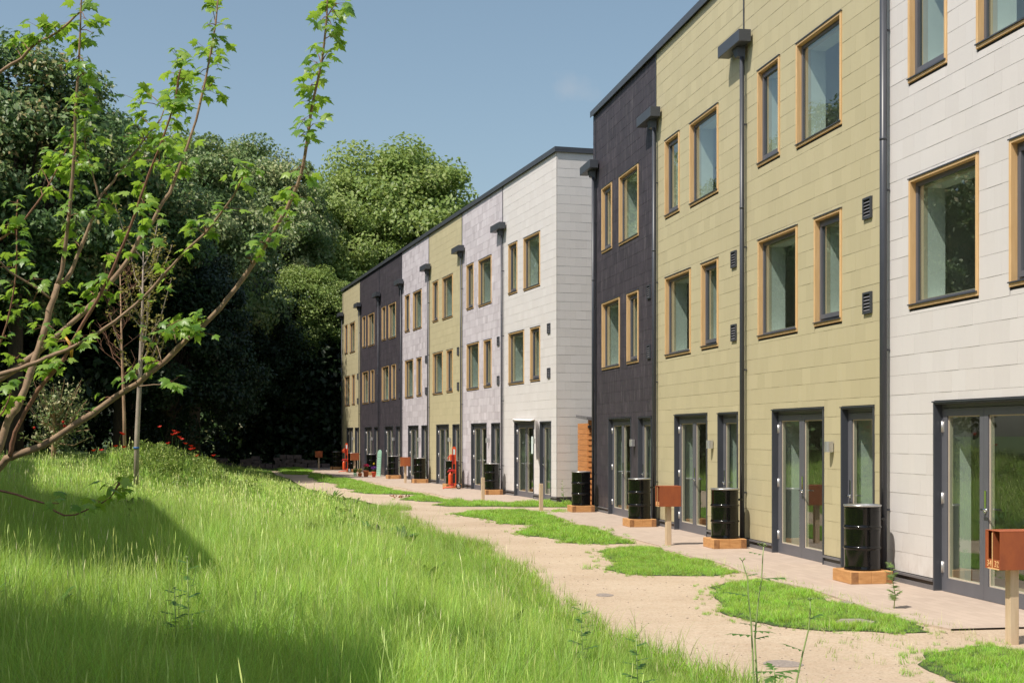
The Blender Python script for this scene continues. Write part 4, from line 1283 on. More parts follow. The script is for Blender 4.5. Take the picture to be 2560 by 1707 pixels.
# ------------------------------------------------------------------ small trees on the meadow
def sapling(X, Y, ztop, label, kind, seed):
    g = random.Random(seed)
    z0 = float(ground_z(X, Y))
    t = empty("sapling", (X, Y, z0), 0, label, "sapling")
    H = ztop - z0
    def jit(s): return Vector((g.uniform(-s, s), g.uniform(-s, s), 0))
    if kind == 'leafy':
        stem = [Vector((0, 0, -0.1)), Vector((0.03, 0, H * 0.25)), Vector((0.10, 0, H * 0.5)), Vector((0.15, 0, H * 0.75)), Vector((0.17, 0, H))]
        mb = MB(); mb.tube(stem, [0.062, 0.055, 0.048, 0.028, 0.008], 8); mb.build("trunk", M['sapbark'], t)
        mb = MB(); cents = []
        for k in range(17):
            f = 0.44 + 0.03 * k; b = Vector((0.14 + 0.02 * f, 0, H * f)); a = g.uniform(0, 6.28); l = g.uniform(0.55, 1.25) * (1.15 - 0.4 * f)
            p1 = b + Vector((math.cos(a) * l * 0.45, math.sin(a) * l * 0.45, l * 0.55)); p2 = b + Vector((math.cos(a) * l * 0.75, math.sin(a) * l * 0.75, l * 1.45))
            mb.tube([b, p1, p2], [0.018, 0.012, 0.005], 5, cap=False)
            for q in range(10):
                s = q / 9; pt = b.lerp(p1, s * 2) if s < 0.5 else p1.lerp(p2, s * 2 - 1)
                if s > 0.2: cents += [pt + Vector((g.gauss(0, 0.05), g.gauss(0, 0.05), g.gauss(0, 0.04))) for _ in range(9)]
        mb.build("branches", M['sapbark'], t)
        C_ = np.array([tuple(c) for c in cents]); n = len(C_)
        V, Fc = leaf_cloud(C_, np.tile([0, 0, 1.0], (n, 1)), 0.040 * (0.6 + 0.8 * rng.random(n)), 0.5)
        obj("crown", np_mesh("crown", V, Fc, ML['yellowish'], False, [("tone", 'FACE', rng.random(n))]), t)
        mb = MB(); mb.tube([(0.015, 0, H * 0.195 - 0.02), (0.015, 0, H * 0.195 + 0.02)], 0.066, 10); mb.build("tie", M['blue'], t)
    else:
        stem = [Vector((0, 0, -0.1)), Vector((-0.03, 0, H * 0.3)), Vector((-0.10, 0, H * 0.6)), Vector((-0.16, 0, H))]
        mb = MB(); mb.tube(stem, [0.055, 0.05, 0.035, 0.008], 8); mb.build("trunk", M['sapbark2'], t)
        mb = MB()
        for k in range(26):
            f = 0.42 + 0.021 * k; b = Vector((-0.05 - 0.1 * (f - 0.3), 0, H * f)); a = g.choice((g.uniform(2.2, 4.1), g.uniform(-0.9, 0.9), g.uniform(0, 6.28))); l = g.uniform(0.5, 1.15) * (1.3 - 0.8 * f)
            p1 = b + Vector((math.cos(a) * l * 0.6, math.sin(a) * l * 0.6, l * 0.45)); p2 = b + Vector((math.cos(a) * l, math.sin(a) * l, l * 1.15))
            mb.tube([b, p1, p2], [0.013, 0.009, 0.004], 5, cap=False)
            for q in range(5):
                s = g.uniform(0.3, 1.0); pt = b.lerp(p1, s * 2) if s < 0.5 else p1.lerp(p2, s * 2 - 1)
                mb.tube([pt, pt + Vector((g.uniform(-0.2, 0.2), g.uniform(-0.2, 0.2), g.uniform(0.12, 0.32)))], [0.006, 0.003], 4, cap=False)
        mb.build("branches", M['redtwig'], t)
    return t
ML['yellowish'] = mat_leaf("leaf_bronze_yellow", [(0.0, (0.163, 0.125, 0.037)), (0.6, (0.312, 0.275, 0.075)), (1.0, (0.400, 0.388, 0.125))], (0.500, 0.475, 0.100), 0.35)
M['sapbark2'] = mat_bark("orange_sapling_bark", (0.34, 0.20, 0.11), (0.50, 0.33, 0.20), 9.0, (1, 1, 0.4))
sapling(-8.3, 30.0, 6.15, "slender pale sapling with yellowish leaves and a blue tie, the nearer of the two", 'leafy', 5)
sapling(-11.95, 42.0, 7.1, "slender orange barked sapling with bare reddish twigs, left of the leafy sapling", 'bare', 9)

def bush_tree(X, Y, label, seed=4):
    g = random.Random(seed)
    z0 = float(ground_z(X, Y)); t = empty("apple_tree", (X, Y, z0), 0, label, "small tree"); t.scale = (1.25, 1.25, 1.45)
    mb = MB(); mb.tube([(0, 0, -0.1), (0.02, 0, 0.5), (0.05, 0, 1.0)], [0.075, 0.065, 0.055], 8); mb.build("trunk", M['sapbark2'], t)
    mb = MB(); cents = []
    for k in range(38):
        a = g.uniform(0, 6.28); el = g.uniform(-0.35, 1.3); l = g.uniform(0.7, 1.25)
        b = Vector((0.04, 0, g.uniform(0.55, 1.2)))
        d = Vector((math.cos(a) * math.cos(el), math.sin(a) * math.cos(el), math.sin(el) * 1.05))
        p1 = b + d * l * 0.5 + Vector((0, 0, -0.05)); p2 = b + d * l + Vector((0, 0, 0.18))
        mb.tube([b, p1, p2], [0.026, 0.016, 0.006], 5, cap=False)
        for q in range(60):
            s = g.random() ** 0.6; pt = b.lerp(p1, s * 2) if s < 0.5 else p1.lerp(p2, s * 2 - 1)
            if s > 0.25: cents.append(pt + Vector((g.gauss(0, 0.11), g.gauss(0, 0.11), g.gauss(0, 0.09))))
    mb.build("branches", M['sapbark2'], t)
    C_ = np.array([tuple(c) for c in cents]); n = len(C_)
    V, Fc = leaf_cloud(C_, np.tile([0, 0, 1.0], (n, 1)), 0.048 * (0.6 + 0.8 * rng.random(n)), 0.55)
    obj("crown", np_mesh("crown", V, Fc, ML['tree_olive'], False, [("tone", 'FACE', 0.35 + 0.65 * rng.random(n))]), t)
    for k in range(5):
        a = g.uniform(0, 6.28)
        mb = MB(); mb.lathe([(0.001, -0.04), (0.03, -0.02), (0.04, 0.0), (0.03, 0.025), (0.001, 0.035)], 8); mb.build("red_fruit", FLW['red'], t, (math.cos(a) * 0.5, math.sin(a) * 0.5 - 0.3, 0.7 + 0.5 * g.random()))
bush_tree(-16.2, 48.0, "small round apple tree with olive leaves, at the left behind the maple")

# ------------------------------------------------------------------ young maple in front on the left
MAP = Vector((-3.72, 9.1, 0)); MAP.z = float(ground_z(MAP.x, MAP.y))
BR = [  # (sight-line points), distance at start and end, radius at start and end, bark
    ([(-60, 1215), (0, 1166), (17, 1146), (37, 1138), (109, 1113), (172, 1071), (230, 1034), (287, 993), (344, 958), (413, 902), (450, 864), (467, 848), (510, 813), (550, 770), (591, 719), (631, 664), (665, 612), (688, 572), (717, 523), (743, 466), (757, 417), (766, 364), (771, 330), (780, 264), (792, 212), (803, 161), (812, 98), (817, 43), (822, -60)], 9.1, 8.3, 0.030, 0.0055, 'maplebark'),
    ([(-70, 985), (0, 945), (43, 919), (86, 887), (123, 856), (138, 843), (201, 789), (244, 746), (273, 708), (301, 677), (330, 634), (350, 593), (382, 553), (408, 505), (425, 482), (440, 440), (456, 399), (476, 344), (490, 301), (507, 230), (519, 172), (530, 115), (539, 63), (548, -40)], 9.3, 9.7, 0.028, 0.006, 'maplebark'),
    ([(-60, 960), (0, 936), (49, 922), (95, 904), (143, 883), (172, 873), (184, 866), (238, 837), (287, 803), (339, 763), (385, 717), (416, 680), (430, 664), (467, 624), (513, 584), (553, 532), (582, 492), (591, 477), (605, 449), (612, 420)], 9.0, 8.5, 0.019, 0.005, 'maplebark'),
    ([(24, 1140), (30, 1110), (37, 1080), (63, 1028), (95, 976), (129, 933), (155, 905), (178, 861), (198, 826), (224, 783), (250, 737), (273, 694), (293, 648), (310, 608), (327, 565), (342, 522), (350, 496), (365, 456), (376, 425), (396, 376), (410, 339), (425, 296), (439, 250), (445, 200), (456, 150)], 9.0, 8.6, 0.018, 0.005, 'redtwig'),
    ([(-40, 1190), (0, 1117), (17, 1057), (40, 1022), (63, 971), (78, 925), (95, 873), (103, 850), (115, 814), (123, 777), (135, 740), (144, 711)], 9.15, 9.5, 0.030, 0.023, 'maplebark'),
    ([(144, 711), (155, 677), (161, 634), (166, 594), (172, 542), (177, 493), (184, 402), (188, 353), (188, 287), (191, 247), (194, 201), (198, 138), (201, 75), (202, 29), (206, -40)], 9.5, 9.3, 0.019, 0.006, 'maplebark'),
    ([(144, 711), (166, 700), (184, 665), (201, 622), (218, 579), (232, 545), (247, 507), (250, 493), (258, 482), (284, 453), (290, 442), (319, 405), (342, 376), (362, 347), (382, 324), (402, 298), (412, 270)], 9.5, 9.9, 0.017, 0.005, 'maplebark'),
    ([(247, 500), (241, 467), (235, 450), (230, 430), (221, 402), (211, 353), (207, 316)], 9.75, 9.7, 0.009, 0.005, 'maplebark'),
    ([(126, 746), (98, 725), (66, 705), (37, 688), (17, 674), (3, 657), (-25, 645)], 9.45, 9.2, 0.011, 0.006, 'maplebark'),
    ([(-60, 620), (0, 599), (20, 585), (49, 565), (80, 525), (106, 490), (123, 461), (149, 410), (172, 362), (180, 340)], 9.6, 9.8, 0.011, 0.005, 'redtwig'),
    ([(-20, 900), (0, 860), (17, 809), (26, 771), (36, 717), (40, 680), (42, 634), (42, 536), (44, 500)], 10.0, 10.0, 0.009, 0.005, 'redtwig'),
    ([(-60, 215), (0, 181), (29, 161), (55, 146), (72, 126), (95, 106), (121, 95), (144, 80), (166, 63), (189, 40), (207, 26), (245, -20)], 9.6, 9.4, 0.014, 0.007, 'maplebark'),
    ([(-40, 1220), (0, 1226), (43, 1236), (75, 1248), (115, 1258), (135, 1276), (161, 1288), (189, 1286), (221, 1272), (250, 1260), (276, 1243), (301, 1206)], 8.6, 8.1, 0.009, 0.004, 'redtwig'),
    ([(115, 1258), (130, 1258), (147, 1258)], 8.4, 8.4, 0.005, 0.003, 'redtwig'),
    ([(-10, 1050), (9, 1028), (20, 1002), (26, 985)], 9.0, 9.0, 0.007, 0.004, 'redtwig'),
    ([(344, 966), (385, 961), (428, 962)], 8.75, 8.7, 0.005, 0.003, 'maplebark'),
    ([(440, 858), (436, 830), (428, 812)], 8.7, 8.7, 0.005, 0.003, 'maplebark'),
    ([(404, 905), (398, 880), (392, 862)], 8.7, 8.75, 0.004, 0.003, 'maplebark'),
]
CL = [(617,423,14),(602,443,10),(565,520,7),(507,549,8),(476,572,8),(516,569,6),(467,632,6),(694,535,8),(717,552,7),(648,607,9),(688,589,7),(725,495,14),(723,475,8),(620,644,3),(496,796,9),(502,830,10),(441,816,8),(464,799,6),
(247,700,10),(273,734,8),(207,766,9),(215,723,7),(198,840,8),(224,837,7),(161,852,7),(166,708,5),(83,754,5),(89,697,4),(313,579,7),(362,591,8),(267,634,5),(293,631,4),(359,507,14),(344,470,12),(356,542,6),(382,823,8),(431,812,8),(161,519,5),(201,536,6),(169,559,6),(189,605,6),(149,611,3),(244,513,5),(264,530,5),(273,493,7),(184,470,8),(100,470,6),(138,476,6),(43,507,7),(23,559,12),(52,556,7),(43,591,5),(43,634,7),(6,645,4),(34,668,4),(32,703,4),(26,734,5),(34,763,8),(14,800,5),(14,840,4),(106,817,5),(132,820,3),(138,786,2),(425,668,6),(413,705,6),(408,549,3),(356,746,3),
(207,310,14),(161,339,10),(178,344,8),(149,382,12),(135,396,8),(178,408,14),(201,387,10),(224,339,7),(221,385,6),(103,422,5),(161,436,10),(201,413,8),(235,416,4),(210,276,8),(184,250,6),(210,238,10),(207,184,8),(187,155,8),(212,166,6),(198,100,10),(230,57,8),(212,46,5),(232,83,3),(178,57,7),(201,11,8),(123,60,9),(138,69,5),(75,89,10),(55,106,8),(32,112,6),(103,72,5),(359,227,9),(353,255,6),(347,287,10),(342,316,5),(324,342,7),(347,353,6),(382,347,9),(370,370,8),(393,310,7),(344,422,10),(339,390,4),(310,402,5),(410,353,8),(430,373,10),(399,402,7),(425,416,9),(430,264,10),(442,304,8),
(444,144,8),(459,155,6),(439,184,10),(459,198,8),(447,224,12),(485,221,6),(453,258,8),(462,267,6),(499,184,9),(530,135,9),(519,126,6),(542,161,4),(525,227,7),(528,212,4),(533,95,6),(556,98,4),(522,63,6),(545,57,3),(533,29,7),(530,3,5),(467,353,8),(462,382,6),(459,416,10),(439,430,10),
(812,9,10),(835,26,10),(843,9,6),(803,52,5),(832,46,4),(832,72,6),(835,92,5),(792,129,7),(817,135,3),(792,158,8),(783,172,4),(780,210,4),(769,221,4),(771,253,6),(789,253,3),(760,298,7),(783,310,3),(751,341,7),(774,353,4),(740,425,4),(771,433,4),
(310,1203,8),(287,1223,7),(284,1212,4),(247,1252,6),(218,1266,4),(161,1246,3),(43,893,5),(123,876,5),(80,910,3),(129,905,8),(155,902,6),(109,939,4),(32,959,9),(29,982,5),(11,1019,6),(379,905,8),(319,936,6),(430,953,7),(250,999,2),(212,1028,3)]
maple = empty("maple_tree", MAP, 0, "young maple with fresh lobed leaves, in front at the left edge", "tree")
fork = at(-60, 1215, 9.1)
mb = MB()
mb.tube([Vector((0, 0, -0.15)), Vector((0.02, 0.0, 0.5)), Vector((0.0, 0.02, 1.0)), fork - MAP, at(-40, 1190, 9.15) - MAP], [0.085, 0.075, 0.066, 0.045, 0.030], 12)
mb.build("trunk", M['maplebark'], maple)
# limbs outside the frame that carry the branches entering from the left
mb = MB()
for P, Y_, r0, r1, st in ((( -70, 985), 9.3, 0.036, 0.028, (-48, 1203, 9.12)), ((-60, 960), 9.0, 0.026, 0.019, (-52, 1208, 9.1)), ((-60, 620), 9.6, 0.018, 0.011, (-68, 990, 9.3)),
                          ((-60, 215), 9.6, 0.020, 0.014, (-62, 630, 9.6)), ((-20, 900), 10.0, 0.014, 0.009, (-66, 980, 9.3)), ((-40, 1220), 8.6, 0.014, 0.009, (-58, 1225, 9.1)), ((-10, 1050), 9.0, 0.010, 0.007, (-20, 1150, 9.1))):
    a = at(*st) - MAP; b = at(P[0], P[1], Y_) - MAP
    mb.tube([a, a.lerp(b, 0.5) + Vector((-0.06, 0, 0.03)), b], [r0, (r0 + r1) / 2, r1], 8)
mb.build("limbs", M['maplebark'], maple)
NODES = []
for pts, y0, y1, r0, r1, bk in BR:
    n = len(pts); P = [at(p[0], p[1], y0 + (y1 - y0) * i / (n - 1)) - MAP for i, p in enumerate(pts)]
    rad = [0.88 * r0 + (0.88 * r1 - 0.88 * r0) * (i / (n - 1)) ** 0.8 for i in range(n)]
    # finer, slightly knobbly stem
    Q = []; rq = []
    for i in range(n - 1):
        for s in (0.0, 0.5):
            q = P[i].lerp(P[i + 1], s); Q.append(q + Vector((random.gauss(0, 1), random.gauss(0, 1), random.gauss(0, 1))) * rad[i] * 0.10)
            rq.append((rad[i] + (rad[i + 1] - rad[i]) * s) * random.uniform(0.93, 1.10))
    Q.append(P[-1]); rq.append(rad[-1])
    mb = MB(); mb.tube(Q, rq, 8); mb.build("branch", M[bk], maple)
    for p, q in zip(pts, P): NODES.append((p[0], p[1], q))
NPX = np.array([(a, b) for a, b, _ in NODES]); NP3 = np.array([tuple(c) for _, _, c in NODES])

def maple_leaf(seed):
    """five-lobed leaf, base at the origin, tip along +y, slightly folded and drooping"""
    g = random.Random(seed)
    half = [(0.0, 0.0), (0.10, -0.05), (0.30, -0.10), (0.26, 0.04), (0.47, 0.10), (0.40, 0.20), (0.60, 0.36), (0.40, 0.38), (0.44, 0.52), (0.28, 0.44), (0.19, 0.50), (0.20, 0.66), (0.10, 0.72), (0.0, 1.0)]
    pts = half + [(-x, y) for x, y in half[-2:0:-1]]
    k = g.uniform(0.10, 0.30); dr = g.uniform(0.15, 0.45)
    V = [(x * g.uniform(0.94, 1.06), y, -abs(x) * k - dr * y * y - 0.15 * x * x + g.uniform(-0.02, 0.02)) for x, y in pts]
    V.append((0.0, 0.36, 0.03 - dr * 0.13)); c = len(V) - 1; m_ = len(pts)
    return V, [(i, (i + 1) % m_, c) for i in range(m_)]
LEAFV = [maple_leaf(s) for s in range(5)]
ML['maple'] = mat_leaf("maple_leaf", [(0.0, (0.080, 0.177, 0.027)), (0.5, (0.162, 0.300, 0.046)), (1.0, (0.307, 0.430, 0.085))], (0.522, 0.798, 0.077), 0.42, 0.38, objr=1.0, spec=0.45)
ML['maple_mass'] = mat_leaf("maple_leaf_mass", [(0.0, (0.080, 0.177, 0.027)), (0.5, (0.162, 0.300, 0.046)), (1.0, (0.307, 0.430, 0.085))], (0.522, 0.798, 0.077), 0.42, 0.38, spec=0.45)
LEAFM = []
for V, Fs in LEAFV:
    me = bpy.data.meshes.new("leaf"); me.from_pydata(V, [], Fs); me.materials.append(ML['maple']); me.polygons.foreach_set("use_smooth", [True] * len(Fs)); me.update(); LEAFM.append(me)
LV = []
twig = MB()
for (px, py, n) in CL:
    d = np.hypot(NPX[:, 0] - px, NPX[:, 1] - py); j = int(d.argmin())
    base = Vector(NP3[j])
    dist = base.y + MAP.y
    # a second node gives a believable attachment along the branch
    c = at(px, py, dist + random.uniform(-0.16, 0.16)) - MAP
    if d[j] > 14: twig.tube([base, base.lerp(c, 0.5) + Vector((0, 0, 0.01)), c], [0.0035, 0.003, 0.002], 5, cap=False)
    for k in range(max(2, int(round(n * 0.95)))):
        off = Vector((random.gauss(0, 1), random.gauss(0, 1.2), random.gauss(0, 0.8))) * 0.034
        b = c + off * 1.1
        outw = Vector((b.x - base.x, b.y - base.y, 0)) + Vector((random.gauss(0, 0.05), random.gauss(0, 0.06), 0))
        if outw.length < 1e-4: outw = Vector((1, 0, 0))
        outw.normalize()
        tip = (outw + Vector((0, 0, random.uniform(-0.75, 0.15)))).normalized()
        nrm = Vector((random.gauss(-0.25, 0.5), random.gauss(-0.25, 0.5), 1.0)); nrm = (nrm - tip * nrm.dot(tip)).normalized()
        xa = tip.cross(nrm).normalized()
        s = random.uniform(0.052, 0.098)
        Mx = Matrix(((xa.x * s, tip.x * s, nrm.x * s, b.x), (xa.y * s, tip.y * s, nrm.y * s, b.y), (xa.z * s, tip.z * s, nrm.z * s, b.z), (0, 0, 0, 1)))
        LV.append((s, Mx))
        if k % 2 == 0: twig.tube([c - off * 0.2, b], [0.0016, 0.0012], 3, cap=False)
twig.build("leaf_stalks", M['redtwig'], maple)["kind"] = "stuff"
LV.sort(key=lambda t: -t[0])
for s, Mx in LV[:300]:
    o = bpy.data.objects.new("leaf", random.choice(LEAFM)); o.parent = maple; o.matrix_local = Mx; COL.objects.link(o)
V = []; Fs = []; tn = []
for s, Mx in LV[300:]:
    lv, lf = random.choice(LEAFV); b = len(V)
    V += [tuple(Mx @ Vector(p)) for p in lv]; Fs += [tuple(b + i for i in f) for f in lf]; tn += [random.random()] * len(lf)
if V:
    o = obj("leaves", np_mesh("leaves", V, Fs, ML['maple_mass'], True, [("tone", 'FACE', tn)]), maple); o["kind"] = "stuff"
# yellow tie hanging from a branch
a = at(160, 838, 9.35) - MAP; b = at(178, 895, 9.35) - MAP
mb = MB(); mb.tube([a, a.lerp(b, 0.5) + Vector((0.03, 0, 0)), b], [0.008, 0.014, 0.010], 6); mb.build("yellow_tie", simple("yellow_strap", (0.62, 0.33, 0.03), 0.5), maple)


# ------------------------------------------------------------------ grass
def mat_grass(name, root, mid, tip, trans, tmix=0.4):
    m, nt, N, L, P = newmat(name)
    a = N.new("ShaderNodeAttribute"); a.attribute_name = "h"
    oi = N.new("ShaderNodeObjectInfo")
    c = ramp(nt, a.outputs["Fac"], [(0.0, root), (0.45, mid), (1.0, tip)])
    v = N.new("ShaderNodeHueSaturation")
    L.new(mathn(nt, 'ADD', mathn(nt, 'MULTIPLY', oi.outputs["Random"], 0.045), 0.482), v.inputs["Hue"])
    big = noise(nt, 0.8, (1, 1, 1), 5)
    L.new(mathn(nt, 'ADD', mathn(nt, 'MULTIPLY', big, 0.7), mathn(nt, 'ADD', mathn(nt, 'MULTIPLY', oi.outputs["Random"], 0.55), 0.42)), v.inputs["Value"])
    # every blade its own tone; a few dry and straw-coloured
    ab = N.new("ShaderNodeAttribute"); ab.attribute_name = "blade"
    dry = ramp(nt, ab.outputs["Fac"], [(0.86, 0.0), (0.94, 0.75)])
    c = mixc(nt, dry, c, (0.56, 0.50, 0.24))
    bv = mathn(nt, 'ADD', mathn(nt, 'MULTIPLY', mathn(nt, 'FRACT', mathn(nt, 'MULTIPLY', ab.outputs["Fac"], 5.37)), 1.0), 0.58)
    sc_ = N.new("ShaderNodeVectorMath"); sc_.operation = 'SCALE'; L.new(c, sc_.inputs[0]); L.new(bv, sc_.inputs["Scale"])
    L.new(sc_.outputs[0], v.inputs["Color"])
    L.new(soft_normal(nt, 0.45), P.inputs["Normal"])
    L.new(v.outputs[0], P.inputs["Base Color"]); P.inputs["Roughness"].default_value = 0.45; P.inputs["Specular IOR Level"].default_value = 0.35
    tl = N.new("ShaderNodeBsdfTranslucent"); L.new(mixc(nt, 0.6, v.outputs[0], trans), tl.inputs[0])
    mx = N.new("ShaderNodeMixShader"); mx.inputs[0].default_value = tmix
    L.new(P.outputs[0], mx.inputs[1]); L.new(tl.outputs[0], mx.inputs[2]); L.new(mx.outputs[0], N["Material Output"].inputs[0])
    return m
MG = mat_grass("meadow_grass", (0.014, 0.045, 0.005), (0.180, 0.345, 0.024), (0.42, 0.55, 0.10), (0.50, 0.76, 0.05), 0.46)  # near-black roots put the shade between the blades into the colour
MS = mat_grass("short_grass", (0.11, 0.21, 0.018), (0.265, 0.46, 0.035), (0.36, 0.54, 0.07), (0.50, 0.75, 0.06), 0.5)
MD = mat_grass("seed_grass", (0.16, 0.24, 0.04), (0.40, 0.42, 0.14), (0.66, 0.60, 0.34), (0.5, 0.45, 0.2), 0.25)

def tuft(name, n, h, spread, width, mat, seed, lean=0.35, seg=3, seed_head=0):
    g = np.random.default_rng(seed)
    V = []; Fs = []; hh = []; bb = []
    for k in range(n):
        bt = g.random(); nb = len(V)
        a = g.random() * 6.283; r = spread * math.sqrt(g.random()); bx, by = r * math.cos(a), r * math.sin(a)
        L_ = h * (0.45 + 0.65 * g.random()); th = g.random() * 6.283; ln = lean * g.random() * L_
        dx, dy = math.cos(th), math.sin(th); sx, sy = -dy, dx
        if g.random() < 0.5: sx, sy = dx, dy
        w = width * (0.6 + 0.7 * g.random())
        head = k < seed_head
        b = len(V)
        if head: L_ *= 1.35; w *= 0.4
        for s in range(seg + 1):
            t = s / seg
            z = L_ * (t - 0.25 * lean * t * t); o = ln * t * t
            ww = w * (1 - t) ** 0.7 if not head else w
            if s == seg and not head:
                V.append((bx + dx * o, by + dy * o, z)); hh.append(1.0)
            else:
                V += [(bx + dx * o - sx * ww, by + dy * o - sy * ww, z), (bx + dx * o + sx * ww, by + dy * o + sy * ww, z)]; hh += [t, t]
        for s in range(seg - (0 if head else 1)):
            i = b + 2 * s; Fs.append((i, i + 1, i + 3, i + 2))
        if not head:
            i = b + 2 * (seg - 1); Fs.append((i, i + 1, i + 2))
        else:
            b2 = len(V); o = ln; z = L_ * (1 - 0.25 * lean); hw = width * 1.15; hl = h * 0.12
            for (q, zz) in ((0.4, 0.0), (1.0, 0.3), (0.6, 0.75)):
                V += [(bx + dx * o - sx * hw * q, by + dy * o - sy * hw * q, z + hl * zz), (bx + dx * o + sx * hw * q, by + dy * o + sy * hw * q, z + hl * zz)]; hh += [1, 1]
            V.append((bx + dx * o, by + dy * o, z + hl)); hh.append(1)
            Fs += [(b2, b2 + 1, b2 + 3, b2 + 2), (b2 + 2, b2 + 3, b2 + 5, b2 + 4), (b2 + 4, b2 + 5, b2 + 6)]
        bb += [bt] * (len(V) - nb)
    me = bpy.data.meshes.new(name); me.from_pydata(V, [], Fs); me.materials.append(mat)
    at_ = me.attributes.new("h", 'FLOAT', 'POINT'); at_.data.foreach_set("value", np.array(hh, dtype=np.float32))
    at_ = me.attributes.new("blade", 'FLOAT', 'POINT'); at_.data.foreach_set("value", np.array(bb, dtype=np.float32))
    me.update()
    return bpy.data.objects.new(name, me)

def scatter(name, label, P, scl, sources, tilt=0.12):
    c = bpy.data.collections.new(name + "_sources")
    for o in sources: c.objects.link(o)
    n = len(P)
    me = bpy.data.meshes.new(name)
    me.vertices.add(n); me.vertices.foreach_set("co", np.asarray(P, dtype=np.float32).ravel())
    r = np.stack([rng.normal(size=n) * tilt, rng.normal(size=n) * tilt, rng.random(n) * 6.283], 1).astype(np.float32)
    a = me.attributes.new("rot", 'FLOAT_VECTOR', 'POINT'); a.data.foreach_set("vector", r.ravel())
    a = me.attributes.new("scl", 'FLOAT', 'POINT'); a.data.foreach_set("value", np.asarray(scl, dtype=np.float32))
    a = me.attributes.new("pick", 'INT', 'POINT'); a.data.foreach_set("value", rng.integers(0, len(sources), n).astype(np.int32))
    o = obj(name, me)
    ng = bpy.data.node_groups.new(name + "_nodes", 'GeometryNodeTree')
    ng.interface.new_socket("Geometry", in_out='INPUT', socket_type='NodeSocketGeometry')
    ng.interface.new_socket("Geometry", in_out='OUTPUT', socket_type='NodeSocketGeometry')
    gi = ng.nodes.new("NodeGroupInput"); go = ng.nodes.new("NodeGroupOutput")
    ci = ng.nodes.new("GeometryNodeCollectionInfo"); ci.inputs[0].default_value = c
    ci.inputs["Separate Children"].default_value = True; ci.inputs["Reset Children"].default_value = True
    ip = ng.nodes.new("GeometryNodeInstanceOnPoints"); ip.inputs["Pick Instance"].default_value = True
    def named(nm, ty):
        x = ng.nodes.new("GeometryNodeInputNamedAttribute"); x.data_type = ty; x.inputs[0].default_value = nm
        return x.outputs["Attribute"]
    ng.links.new(gi.outputs[0], ip.inputs["Points"]); ng.links.new(ci.outputs[0], ip.inputs["Instance"])
    ng.links.new(named("pick", 'INT'), ip.inputs["Instance Index"])
    er = ng.nodes.new("FunctionNodeEulerToRotation"); ng.links.new(named("rot", 'FLOAT_VECTOR'), er.inputs[0])
    ng.links.new(er.outputs[0], ip.inputs["Rotation"]); ng.links.new(named("scl", 'FLOAT'), ip.inputs["Scale"])
    ng.links.new(ip.outputs[0], go.inputs[0])
    md = o.modifiers.new("scatter", 'NODES'); md.node_group = ng
    return tag(o, label, kind="stuff")

def inside(poly, X, Y):
    c = np.zeros(len(X), bool); j = len(poly) - 1
    for i in range(len(poly)):
        xi, yi = poly[i]; xj, yj = poly[j]
        hit = ((yi > Y) != (yj > Y)) & (X < (xj - xi) * (Y - yi) / (yj - yi + 1e-12) + xi)
        c ^= hit; j = i
    return c
MEADOW = EDGE + [(-60, -12), (-60, 69.5)]
def field(y0, y1, dens, wl=0.40, pad=1.2):
    A = (y1 - y0) * (wl * y1 + pad + 4)
    n = int(A * dens)
    Y = rng.uniform(y0, y1, n); X = rng.uniform(-wl * y1 - pad, 3.0, n)
    k = (X > -wl * Y - pad)
    X, Y = X[k], Y[k]
    k = inside(MEADOW, X, Y)
    return X[k], Y[k]
def seg_dist(poly, X, Y):
    d = np.full(len(X), 1e9)
    for (a, b) in zip(poly[:-1], poly[1:]):
        ax, ay = a; bx, by = b; L2 = (bx - ax) ** 2 + (by - ay) ** 2
        t = np.clip(((X - ax) * (bx - ax) + (Y - ay) * (by - ay)) / L2, 0, 1)
        d = np.minimum(d, np.hypot(X - ax - t * (bx - ax), Y - ay - t * (by - ay)))
    return d
PX, PY, PS = [], [], []
for (y0, y1, dens) in ((4.2, 9, 150), (9, 14, 210), (14, 22, 150), (22, 34, 95), (34, 48, 60), (48, 72, 34)):
    X, Y = field(y0, y1, dens)
    d = seg_dist(EDGE, X, Y)
    clump = 0.5 + 0.5 * np.sin(X * 1.9 + 1.3 * np.sin(Y * 0.8)) * np.sin(Y * 1.35 + X * 0.6)
    s = np.clip(0.30 + d * 0.42, 0.30, 1.0) * (0.72 + 0.5 * rng.random(len(X))) * (0.82 + 0.36 * clump)
    s *= np.where(Y > 20, 0.80, 1.0) * np.where(Y > 34, 0.85, 1.0)
    PX.append(X); PY.append(Y); PS.append(s)
PX, PY, PS = map(np.concatenate, (PX, PY, PS))
P = np.stack([PX, PY, ground_z(PX, PY) - 0.02], 1)
near = PY < 24
tn_ = [tuft("tuft", 40, 0.50, 0.11, 0.0024, MG, s, 0.6, 4) for s in (1, 2, 3, 4, 6)] + [tuft("tuft", 30, 0.58, 0.12, 0.0024, MG, 9, 1.0, 4), tuft("tuft", 26, 0.62, 0.10, 0.0022, MG, 12, 0.4, 4, 2)]
tf_ = [tuft("far_tuft", 36, 0.44, 0.17, 0.0050, MG, s, 0.55, 3) for s in (5, 6, 7, 8)] + [tuft("far_tuft", 22, 0.50, 0.16, 0.0070, MG, 13, 0.5, 3, 3)]
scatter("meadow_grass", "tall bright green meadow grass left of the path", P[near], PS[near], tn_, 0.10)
scatter("far_meadow_grass", "sunlit meadow grass farther back", P[~near], PS[~near] * 1.05, tf_, 0.08)
